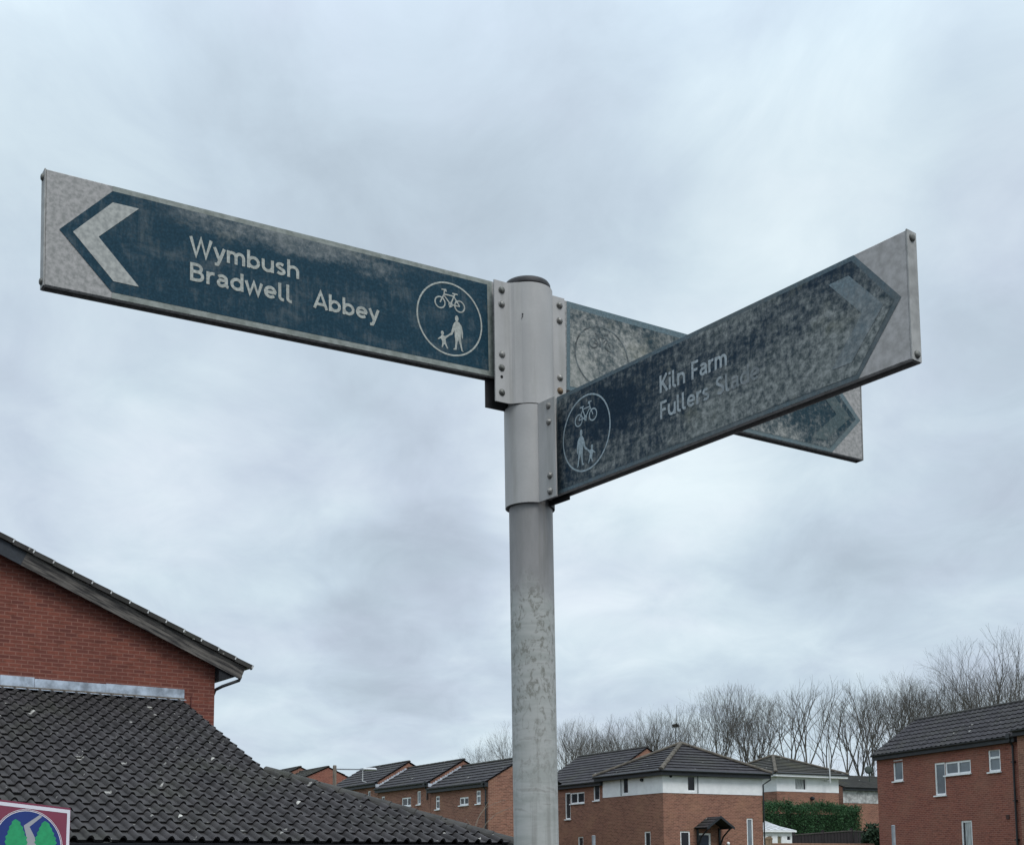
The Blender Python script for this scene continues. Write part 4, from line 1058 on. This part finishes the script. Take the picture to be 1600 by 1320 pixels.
window(EH, Ef2, [(1.60, 2.62, 6.43, 7.25)], 'glass_dark', sill=False, curtain=(.05, .85))
hiproof(EH, E1f, E2f, a_, b2, ze+.26, 9.0, .5, 'tile_moss', 'render', .5, .48, .24)
mb = MB(); x = 4.2; mb.tube([Ef2.pt(x, 6.95, .60), Ef2.pt(x, 9.45, .60)], .045, 6); mb.tube([Ef2.pt(x, 8.55, .60), Ef2.pt(x+1.2, 8.55, .60)], .016, 4)
for i in range(6): mb.tube([Ef2.pt(x+.15+.18*i, 8.55, .45), Ef2.pt(x+.15+.18*i, 8.55, .75)], .01, 4)
mb.box(Ef2.pt(x-.03, 7.1, .03), Ef2.d*.06, V((0, 0, .06)), Ef2.n*.57)
mb.build('aerial', MT['alu'], EH)
mb = MB(); dome(mb, Ef2.pt(3.05, 5.9, 0), Ef2.n, .14, .25); mb.build('wall_lantern', MT['fascia'], EH)
F1 = Frame.px(1312, 1240, 92, 4320)
FH = house('rendered_house', 'low house with stained white wall just left of the right brick house', 'house', F1, .3, 9, 2.5, 7.0, 8.0, 3.2, 'brick_brown', 'tile_moss', [], 'white topped houses beyond the hedge', ov=.3)
mb = MB(); wall(mb, Frame(F1.pt(0, 0, .02), F1.d), .3, 4.2, 5.86, 6.88); mb.build('rendered_band', MT['render_old'], FH)
mb = MB(); p = F1.pt(4.0, 7.55, -1.0)
mb.tube([p, p+V((0, 0, .75))], .035, 6)
dome(mb, p+V((-.05, .0, .85)), F1.n*.9-F1.d*.4+V((0, 0, .2)), .30, .10, 18); mb.tube([p+V((0, 0, .7)), p+V((0, 0, .72))+F1.n*.45], .02, 5)
mb.build('satellite_dish', plain('dark_dish', (.035, .05, .042), .7), FH)

# ---- garden room, hedge, shrub, fence, garden wall
H1 = Frame.px(1240, 1310, 73, 4320); K7 = 73/62
GR = thing('garden_room', H1.pt(-1.2, 1, -1.2), 'small white garden room with pale sloping roof at foot of the hedge', 'garden room')
hz = lambda z: 1.6+(z-1.6)*K7
ws = [(a*K7, b*K7, hz(c), hz(d)) for a, b, c, d in ((-.42, -.16, 2.66, 2.90), (-1.02, -.74, 2.2, 2.90), (-1.62, -1.34, 2.2, 2.90))]
mb = MB(); wall(mb, H1, -3.0, -.06, .6, hz(3.12), ws)
mb.face([H1.pt(-.06, .6), H1.pt(-.06, .6, -2.4), H1.pt(-.06, hz(3.7), -2.4), H1.pt(-.06, hz(3.12))])
mb.build('wall', MT['upvc'], GR)
for i, r in enumerate(ws): window(GR, H1, [r], 'glass_dark' if i == 0 else 'cream_pane', .04, sill=False)
mb = MB(); q = [H1.pt(-3.8, hz(3.16), .15), H1.pt(.06, hz(3.16), .15), H1.pt(-2.0, hz(3.74), -1.6), H1.pt(-3.8, hz(3.74), -1.6), H1.pt(.06, hz(3.16), -3.2)]
mb.face([q[0], q[1], q[2], q[3]]); mb.face([q[1], q[4], q[2]])
for x in range(8):
    t = x/8; p0 = q[0].lerp(q[1], t); p1 = q[3].lerp(q[2], t); mb.box(p0+V((0, 0, .012)), p1-p0, H1.d*.03, V((0, 0, .02)))
mb.build('roof', MT['conserv_roof'], GR)
mb = MB(); mb.box(H1.pt(-3.8, hz(3.06), .12), H1.d*3.87, V((0, 0, .11)), H1.n*.07); mb.build('gutter', MT['upvc'], GR)

def foliage_mat(name, a, b2):
    M_, nt, b = newmat(name, .75, spec=.3)
    g = nd(nt, 'ShaderNodeNewGeometry'); v = objc(nt)
    f = noise(nt, v, 1.1, 4, .6)
    mixf = mth(nt, 'ADD', mth(nt, 'MULTIPLY', g.outputs['Random Per Island'], .6), mth(nt, 'MULTIPLY', f, .5), clamp=True)
    nt.links.new(mixc(nt, mixf, a, b2), b.inputs['Base Color']); return M_
HEDGE = foliage_mat('conifer_leaves', (.012, .040, .016), (.045, .115, .042))
SHRUB = foliage_mat('shrub_leaves', (.010, .024, .012), (.03, .06, .03))
def leaves(mb, rng, p, size, up=.3):
    d = V((rng.gauss(0, 1), rng.gauss(0, 1), rng.gauss(0, 1)+up)).normalized(); a = d.orthogonal().normalized()
    a = Matrix.Rotation(rng.random()*6.28, 3, d) @ a
    s = size*(.6+rng.random()*.8)
    mb.face([p-a*s*.35, p+d*s*.5-a*s*.12, p+d*s, p+a*s*.35])
rng = random.Random(11)
HF = Frame.px(1348, 1290, 80, 4320)
hs0, hs1 = HF.sz(1188, 1260)[0]-1.5, HF.sz(1347, 1256)[0]
HG = thing('hedge', HF.pt((hs0+hs1)/2, 1.7, -.8), 'tall clipped dark green hedge below the white topped house', 'hedge')
mb = MB(); HT = HF.sz(1260, 1258)[1]
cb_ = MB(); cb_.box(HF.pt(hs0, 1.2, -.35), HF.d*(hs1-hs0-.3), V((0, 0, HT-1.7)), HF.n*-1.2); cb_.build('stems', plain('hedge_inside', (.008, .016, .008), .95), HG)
Lh = hs1-hs0
for i in range(48000):
    r = rng.random()
    x = hs0+rng.random()*Lh; tp = HT+.10*math.sin(x*1.7)+.08*math.sin(x*4.1+1)+.10*math.sin(x*9.3)
    if r < .62: w_, z = rng.gauss(-.18, .14), 1.2+rng.random()*(tp-1.2)
    elif r < .86: w_, z = -rng.random()*1.6, tp+rng.gauss(-.10, .12)
    else: x = hs1+rng.gauss(-.15, .13); w_, z = -rng.random()*1.6, 1.2+rng.random()*(tp-1.2)
    w_ += .12*math.sin(x*2.1+z*1.3)+.08*math.sin(x*5.7-z*2.9)
    leaves(mb, rng, HF.pt(x, z, w_), .088, 1.3)
mb.build('foliage', HEDGE, HG)
sc_ = at(1362, 1300, 60); SB = thing('shrub', V((sc_.x, 60, 1.0)), 'dark bush between the fence and the right brick house', 'shrub')
mb = MB(); st = MB()
for i in range(3500):
    a, t, r = rng.random()*6.28, math.acos(rng.random()*2-1), rng.random()**.4
    p = V((sc_.x+.1+.62*r*math.sin(t)*math.cos(a), 60+.62*r*math.sin(t)*math.sin(a), 2.15+1.25*r*math.cos(t)+.1*math.sin(a*5)))
    leaves(mb, rng, p, .17)
mb.build('foliage', SHRUB, SB)
for i in range(5): st.tube([V((sc_.x, 60, .9)), V((sc_.x+.1*(i-2), 60+.06*i, 2.4))], [.03, .012], 5)
st.build('stem', MT['bark'], SB)
# close-boarded fence
fa, fb_ = at(1238, 1303, 58), at(1330, 1296.5, 61); fc = at(1358, 1298, 61.5)
FE = thing('fence', V((fa.x, fa.y, 1)), 'dark close boarded garden fence below the hedge', 'fence')
mb = MB(); pb_ = MB(); rl = MB()
for p, q in ((fa, fb_), (fb_, fc)):
    l = math.hypot(q.x-p.x, q.y-p.y); n = int(l/.125); d = V((q.x-p.x, q.y-p.y, 0)).normalized(); nn = V((d.y, -d.x, 0))
    for i in range(n):
        z = p.z+(q.z-p.z)*i/n; o = V((p.x, p.y, 0))+d*(l*i/n)
        mb.box(V((o.x, o.y, .7))+nn*(.012*(i % 2)), d*.12, nn*.015, V((0, 0, z-.7-.06+rng.uniform(-.012, .012))))
    rl.box(V((p.x, p.y, p.z-.05))+nn*-.02, V((q.x-p.x, q.y-p.y, q.z-p.z)), nn*.07, V((0, 0, .05)))
for p in (fa.lerp(fb_, .02), fa.lerp(fb_, .5), fb_):
    pb_ = MB(); pb_.box(V((p.x-.06, p.y-.05, .6)), V((.12, 0, 0)), V((0, .12, 0)), V((0, 0, p.z-.6+.1))); pb_.build('fence_post', MT['fence'], FE)
mb.build('boards', MT['fence'], FE); rl.build('capping_rail', plain('capping_wood', (.07, .06, .055), .85), FE)
gwa, gwb = at(1206, 1316.5, 52), at(1366, 1315.5, 55)
GW = thing('garden_wall', V((gwa.x, gwa.y, .9)), 'low brown brick garden wall in front of the dark fence', 'wall')
fw_ = Frame(gwa, gwb-gwa); l = (V((gwb.x, gwb.y, 0))-fw_.o).length
mb = MB(); zt_ = gwa.z-.06; wall(mb, fw_, 0, l, .4, zt_); mb.face([fw_.pt(0, .4, -.22), fw_.pt(l, .4, -.22), fw_.pt(l, zt_, -.22), fw_.pt(0, zt_, -.22)], [(0, 0), (l, 0), (l, 2), (0, 2)])
mb.face([fw_.pt(0, .4), fw_.pt(0, .4, -.22), fw_.pt(0, zt_, -.22), fw_.pt(0, zt_)], [(0, 0), (.2, 0), (.2, 2), (0, 2)])
mb.build('wall', MT['brick_brown'], GW)
mb = MB(); k = int(l/.225)
for i in range(k): mb.box(fw_.pt(i*l/k, zt_, .015), fw_.d*(l/k-.01), V((0, 0, .06)), fw_.n*-.25)
mb.build('coping', MT['brick_brown'], GW)
tp = at(1201, 1307, 52)
TP = thing('timber_gatepost', V((tp.x, tp.y, .8)), 'pale timber gatepost with rounded top at the end of the garden wall', 'post')
mb = MB(); mb.box(V((tp.x-.13, tp.y-.07, .5)), V((.26, 0, 0)), V((0, .14, 0)), V((0, 0, tp.z-.5-.1)))
mb.build('shaft', MT['timber'], TP)
mb = MB(); vs = []
for y in (-.085, .085): vs += [V((tp.x+.15*math.cos(R(a)), tp.y+y, tp.z-.1+.12*math.sin(R(a)))) for a in range(0, 181, 20)]
mb.raw(vs, [(i, i+1, 11+i, 10+i) for i in range(9)]+[tuple(range(10))[::-1], tuple(range(10, 20)), (0, 10, 19, 9)]); mb.build('rounded_cap', MT['timber'], TP)

# ---- street lamp and grey columns
lp = at(523, 1195, 38); SLm = thing('street_lamp', V((lp.x, lp.y, 0)), 'street lamp with brown column and long thin horizontal arm above the terrace roofs', 'street lamp')
mb = MB(); mb.tube([V((lp.x, lp.y, -.2)), V((lp.x, lp.y, lp.z-.02)), V((lp.x, lp.y, lp.z))], [.062, .055, .045], 16); mb.tube([V((lp.x, lp.y, -.2)), V((lp.x, lp.y, 1.3)), V((lp.x, lp.y, 1.35))], [.085, .085, .06], 16)
mb.build('column', MT['lamp_post'], SLm)
a0 = at(526, 1201, 38); a1 = at(567, 1201.5, 38); a2 = at(589, 1201.8, 38)
mb = MB(); mb.tube([a0-V((.07, 0, 0)), a1], .020, 8); mb.build('arm', MT['column_grey'], SLm)
mb = MB(); ln = (a2-a1); 
vs = []; prof = [(0, .03, .03), (.1, .05, .05), (.5, .075, .06), (.9, .06, .05), (1, .02, .02)]
for t, ry, rz in prof:
    for k in range(12):
        a = 2*math.pi*k/12; vs.append(a1+ln*t+V((0, ry*math.cos(a), rz*math.sin(a)*(1 if math.sin(a) > 0 else .6))))
mb.raw(vs, [(i*12+k, i*12+(k+1) % 12, (i+1)*12+(k+1) % 12, (i+1)*12+k) for i in range(4) for k in range(12)]+[tuple(range(12))[::-1], tuple(48+k for k in range(12))])
mb.build('lantern', MT['lamp_head'], SLm, True)
for px, py, lab in ((1395.5, 1288.5, 'slim grey column in front of the right brick house'), (927.5, 1304.5, 'slim grey column in front of the L-window house, right of the signpost')):
    p = at(px, py, 36); o = thing('grey_column', V((p.x, p.y, .2)), lab, 'column', 'slim grey columns')
    mb = MB(); mb.tube([V((p.x, p.y, -.3)), V((p.x, p.y, p.z-.03))], .052, 16); mb.build('shaft', MT['column_grey'], o)
    mb = MB(); mb.tube([V((p.x, p.y, p.z-.03)), V((p.x, p.y, p.z-.01)), V((p.x, p.y, p.z))], [.057, .057, .03], 16); mb.build('cap', MT['column_grey'], o)
# ---- arching twigs of a bare shrub in front of the terrace
tw = at(738, 1318, 34); TS = thing('bare_shrub', V((tw.x, tw.y, .2)), 'few thin arching bare stems in front of the terrace end wall, left of the post', 'shrub')
mb = MB()
for pl in ([(741, 1300), (744, 1284), (751, 1270), (760, 1261), (774, 1254), (790, 1249)], [(745, 1310), (760, 1285), (775, 1271), (788, 1265), (800, 1261)], [(741, 1300), (748, 1277), (757, 1262), (764, 1250)], [(743, 1305), (735, 1288), (728, 1279)]):
    P_ = [V((tw.x, tw.y, .2))]+[at(x, y, 34+.1*i) for i, (x, y) in enumerate(pl)]
    mb.tube(P_, [.012]+[.009-.001*i for i in range(len(pl))], 5)
mb.build('stems', plain('pale_twig', (.20, .165, .13), .9), TS)

# ================================================================== MAROON NOTICE SIGN
p_tr = at(110.3, 1262, 8.0)
dS = V((math.cos(R(40)), math.sin(R(40)), 0)); nS = V((dS.y, -dS.x, 0))
q_tl = hit(0, 1248.5, p_tr, nS)
slope = (p_tr.z-q_tl.z)/((p_tr-q_tl).dot(dS))
SG = thing('notice_sign', V((p_tr.x, p_tr.y, 0))-dS*.45, 'maroon sign with white border and round tree emblem at bottom left', 'sign')
def S(px, py, w=0.0):
    P = hit(px, py, p_tr+nS*w, nS); return P
wS, hS = 1.05, 1.25
ex = dS+V((0, 0, slope)); ez_ = V((0, 0, -1))
def SP(a, b, w): return p_tr-ex*a+ez_*b+nS*w        # a from the right edge, b from the top edge
mb = MB(); mb.box(SP(0, 0, 0), -ex*wS, ez_*hS, -nS*.03); PN = mb.build('sign_panel', plain('maroon_panel', (.23, .042, .080), .5, var=.08), SG)
def S2(px, py):
    P = S(px, py)-p_tr; a = -P.dot(dS); b = -(P.z+a*slope); return a, b
mb = MB(); bt_ = .022; g = .002
for a0, a1, b0, b1 in ((g, wS-g, .012, .012+bt_), (g, g+bt_*.85, .012+bt_, hS-g), (wS-g-bt_, wS-g, .012+bt_, hS-g), (g+bt_, wS-g-bt_, hS-g-bt_, hS-g)):
    mb.face([SP(a0, b0, .001), SP(a1, b0, .001), SP(a1, b1, .001), SP(a0, b1, .001)][::-1])
mb.build('white_border', plain('white_sign_film', (.74, .72, .78), .5, var=.05), PN)
ca, cb0 = S2(46, 1264)
ra = ca-S2(96.5, 1322)[0]; ra = abs(ra)*1.02
rb = ra*1.02; cb1 = cb0+rb
def ell(k, w, n=60): return [SP(ca+ra*k*math.cos(2*math.pi*i/n), cb1+rb*k*math.sin(2*math.pi*i/n), w) for i in range(n)]
def ringp(mb, k0, k1, w):
    A_, B_ = ell(k0, w), ell(k1, w)
    for i in range(60): mb.face([A_[i], A_[(i+1) % 60], B_[(i+1) % 60], B_[i]])
mb = MB(); mb.face(ell(.965, .0012)); mb.build('emblem_sky', plain('emblem_blue', (.012, .035, .19), .5, var=.05), PN)
mb = MB(); ringp(mb, .985, 1.0, .0018); ringp(mb, .945, .965, .0018); mb.build('emblem_ring', plain('emblem_white', (.74, .72, .78), .5, var=.05), PN)
def flat(pxs, w): return [SP(*S2(*q), w) for q in pxs]
mb = MB(); mb.face(flat([(62, 1272.5), (66, 1275), (46, 1291), (54, 1307), (57, 1322), (62, 1345), (36, 1345), (40, 1318), (41, 1306), (37, 1289)], .0016)); mb.build('emblem_path', plain('emblem_grey', (.36, .36, .38), .5, var=.05), PN)
GRN = plain('emblem_green', (.02, .33, .13), .5, var=.12, scale=30)
def crown_pts(cx, top, wd, bot, seed):
    r = random.Random(seed); Lp = []; Rp = []; n = 13
    for i in range(n+1):
        t = i/n; y = top+(bot-top)*t; hw = wd*min(1, (t*1.55+.04)**.62)*(1-.25*max(0, t-.75)/.25)
        j = (1.8 if i % 2 else -1.2)+r.uniform(-.8, .8)
        Lp.append((cx-hw-j*.7, y)); Rp.append((cx+hw+j*.7, y+1))
    return Lp+Rp[::-1]
for cx_, tp_, wd, sd_ in ((25, 1279, 17, 3), (71, 1282, 16.5, 7)):
    mb = MB(); mb.face(flat(crown_pts(cx_, tp_, wd, 1330, sd_), .0020)); mb.build('emblem_tree', GRN, PN)
mb = MB()
for a in (.18, .87): mb.tube([SP(a, .1, -.06), V((SP(a, .1, -.06).x, SP(a, .1, -.06).y, -.3))], .04, 12)
mb.build('sign_posts', MT['column_grey'], SG)

# ================================================================== BARE TREES ON THE RISE
def make_tree(seed, fork=.40, spread=1.0, lead=4, lean=0.0, twin=False, levels=6):
    """bare tree about 12 m tall: a trunk that forks again and again into ascending limbs and fine twigs"""
    r = random.Random(seed); tk = MB(); cr_ = MB()
    def walk(p, d, L_, r0, r1, n, wob, trop):
        pts = [p.copy()]; rr = [r0]; q = p.copy(); dd = d.copy()
        for i in range(n):
            dd = (dd+V((r.gauss(0, wob), r.gauss(0, wob), r.gauss(0, wob)+trop))).normalized(); q = q+dd*(L_/n); pts.append(q.copy()); rr.append(r0+(r1-r0)*(i+1)/n)
        return pts, rr, dd
    def turn(ax, an, az):
        s = ax.orthogonal().normalized(); s = Matrix.Rotation(az, 3, ax) @ s; return (ax*math.cos(an)+s*math.sin(an)).normalized()
    def grow(p, d, L_, rad, lev):
        r1 = rad*.80
        pts, rr, dd = walk(p, d, L_, rad, r1, 3 if lev > 1 else 4, .055+.014*lev, .035)
        cr_.tube(pts, rr, 5 if lev < 2 else (4 if lev < 4 else 3), cap=False)
        if lev >= levels: return
        n = 3 if r.random() < (.55 if lev < 2 else .28) else 2
        az = r.random()*6.283
        for i in range(n):
            an = R(r.uniform(7, 19) if i == 0 else r.uniform(15, 33))*spread
            grow(pts[-1], turn(dd, an, az+i*6.283/n+r.uniform(-.4, .4)), L_*r.uniform(.70, .90), r1*(.88 if i == 0 else r.uniform(.58, .76)), lev+1)
        for i in range(1 if lev < 3 else 0):       # side shoots
            k = r.randrange(1, len(pts)-1); ax = (pts[k+1]-pts[k]).normalized()
            grow(pts[k], turn(ax, R(r.uniform(24, 48)), r.random()*6.283), L_*r.uniform(.4, .65), max(.008, r1*.36), max(lev+2, levels-2 if lev > 1 else lev+3))
    for t_ in range(2 if twin else 1):
        a = r.random()*6.283; tilt = R(9 if twin else 2.5)*(1 if t_ == 0 else -1)
        d0 = V((math.sin(tilt)*math.cos(a)+lean, math.sin(tilt)*math.sin(a), 1)).normalized()
        pts, rr, dd = walk(V((.2*t_, 0, -.8)), d0, 12*fork+.8, .155 if not twin else .12, .115 if not twin else .09, 8, .02, .02)
        tk.tube(pts, rr, 8)
        az = r.random()*6.283; n = lead if not twin else max(2, lead-1)
        for i in range(n):
            an = R(r.uniform(5, 12) if i == 0 else r.uniform(15, 30))*spread
            grow(pts[-1 if i < 3 else -2], turn(dd, an, az+i*6.283/n), 12*(1-fork)*.285*r.uniform(.85, 1.15), rr[-1]*(.85 if i == 0 else r.uniform(.55, .75)), 0)
        for k in (3, 4, 5, 6):                      # low thin limbs on the trunk
            if r.random() < .7: grow(pts[k], turn((pts[k+1]-pts[k]).normalized(), R(r.uniform(28, 50)), r.random()*6.283), 1.5*r.uniform(.7, 1.2), .03, 3)
    return tk, cr_
PROTO = []
for i, (sd_, fk, sp, ld, le, tw_, lv) in enumerate(((1, .38, 1.0, 4, 0, False, 6), (2, .44, 1.1, 3, .04, False, 5), (3, .33, .9, 3, 0, True, 6), (4, .42, 1.0, 4, -.05, False, 6), (5, .30, 1.0, 3, 0, True, 5), (6, .36, 1.15, 5, 0, False, 6), (7, .46, 1.05, 3, .09, False, 5), (8, .36, 1.12, 6, 0, False, 6))):
    tk, cr_ = make_tree(sd_, fk, sp, ld, le, tw_, lv)
    mt_ = bpy.data.meshes.new('trunk'); mt_.from_pydata([tuple(p) for p in tk.v], [], tk.f); mt_.materials.append(MT['bark'])
    mc_ = bpy.data.meshes.new('crown'); mc_.from_pydata([tuple(p) for p in cr_.v], [], cr_.f); mc_.materials.append(MT['twig'])
    mx = max(p.z for p in cr_.v)
    PROTO.append((mt_, mc_, mx))
TREES = [  # px of the crown, py of its top, distance, kind, how it is found
 (752, 1160, 112, 4, 'small bare tree showing left of the post, leftmost above the terrace roof'),
 (776, 1142, 116, 2, 'bare tree just left of the post above the terrace roof, second from left'),
 (800, 1126, 112, 0, 'bare tree half hidden behind the left edge of the post'),
 (838, 1122, 118, 3, 'bare tree almost wholly hidden behind the post'),
 (884, 1117, 112, 2, 'bare tree touching the right edge of the post'),
 (908, 1112, 120, 4, 'bare tree above the L-window house, second right of the post'),
 (930, 1120, 114, 0, 'bare tree above the L-window house, third right of the post'),
 (953, 1122, 118, 5, 'bare tree above the L-window house, fourth right of the post'),
 (978, 1116, 112, 3, 'bare tree above the L-window house roof, fifth right of the post'),
 (1003, 1112, 120, 2, 'bare tree above the small brick gable end, just left of the corner house apex'),
 (1030, 1100, 114, 4, 'bare tree left of the corner house roof apex, beside the nest tree'),
 (1056, 1092, 117, 5, 'bare tree holding a dark nest, above the corner house roof apex'),
 (1093, 1068, 110, 2, 'tall bare multi-stemmed tree first right of the corner house apex'),
 (1122, 1064, 116, 5, 'tall bare tree above right slope of the corner house roof, second right of the apex'),
 (1148, 1060, 109, 4, 'bare multi-stemmed tree above right slope of the corner house roof, third right of the apex'),
 (1173, 1066, 118, 3, 'bare tree above the right end of the corner house roof'),
 (1198, 1066, 114, 0, 'bare tree rising directly above the white topped house apex'),
 (1226, 1060, 112, 1, 'bare tree just right of the white topped house apex, second over its roof'),
 (1252, 1054, 108, 6, 'bare tree above the middle of the white topped house roof'),
 (1284, 1076, 116, 1, 'thin bare tree behind the white topped house aerial'),
 (1312, 1066, 110, 6, 'leaning bare tree above the right end of the white topped house roof'),
 (1338, 1058, 114, 3, 'leaning bare tree in the gap between white topped and right brick houses'),
 (1362, 1048, 110, 1, 'bare tree in the gap, just left of the right brick house roof'),
 (1386, 1046, 116, 0, 'bare tree over the lower left slope of the right brick house roof'),
 (1408, 1046, 112, 5, 'bare tree over the upper left slope of the right brick house roof'),
 (1432, 1040, 118, 3, 'bare tree over the left end of the right brick house ridge'),
 (1456, 1038, 112, 0, 'bare tree above the right brick house ridge, second from its left end'),
 (1482, 1032, 116, 2, 'bare tree above the right brick house ridge, just left of the tallest tree'),
 (1508, 1036, 120, 4, 'bare tree half behind the tallest tree, on its left'),
 (1538, 976, 106, 7, 'tallest bare tree, spreading high above the right brick house ridge'),
 (1566, 1030, 118, 1, 'bare tree just right of the tallest tree'),
 (1590, 1018, 112, 3, 'bare tree at the right edge of the photo, nearest the edge'),
 (1622, 1012, 114, 0, 'bare tree cut by the right edge of the photo'),
]
REAR = [
]
rng = random.Random(77)
def put_tree(px, py, Y, kind, label, extra=1.0, wx=1.0):
    p = at(px, py, Y); z0 = terr(p.x, Y)
    mt_, mc_, mx = PROTO[kind]; sz_ = (p.z-z0)/mx
    o = bpy.data.objects.new('bare_tree', None); COL.objects.link(o)
    o.location = (p.x, Y, z0); sx_ = sz_*rng.uniform(.72, .92)*wx
    o.scale = (sx_, sx_, sz_); o.rotation_euler = (0, 0, rng.random()*6.28)
    o['label'] = label; o['category'] = 'tree'; o['group'] = 'row of bare trees behind the houses'
    for nm_, me in (('trunk', mt_), ('crown', mc_)):
        c_ = bpy.data.objects.new(nm_, me); COL.objects.link(c_); c_.parent = o
    return o
for i, px in enumerate((896, 920, 944, 968, 994, 1018, 1044, 1164, 1374, 1444, 1494, 1556)):
    top_ = 1126-max(0, px-960)*.05 if px < 1060 else (1078 if px < 1260 else 1060-max(0, px-1380)*.1)
    REAR.append((px, top_+(i*37 % 13)-5, 121+(i*29 % 8), (0, 4, 2, 5, 3, 0, 2)[i % 7], 'bare tree of the rear rank, seen between the nearer trees'))
for px, py, Y, kd, lb in REAR: put_tree(px, py, Y, kd, lb)
for px, py, Y, kd, lb in TREES: put_tree(px, py, Y, kd, lb, wx=1.0)
# nest
np_ = at(1056, 1133, 117); NS = MB(); rn = random.Random(3)
NS.tube([np_+V((.05, 0, -2.6)), np_+V((-.04, .02, -1.2)), np_+V((0, 0, .0)), np_+V((.12, 0, 1.1)), np_+V((.10, .1, 1.9))], [.05, .045, .035, .02, .008], 5)
for i in range(160):
    d = V((rn.gauss(0, 1), rn.gauss(0, 1), rn.gauss(0, .35))).normalized(); p = np_+V((rn.gauss(0, .12), rn.gauss(0, .12), rn.gauss(0, .06)))
    NS.tube([p-d*.2, p+d*.2], .014, 3)
tag(NS.build('bird_nest', MT['nest']), 'dark ball of sticks on a limb high in a bare tree above the corner house', 'nest')
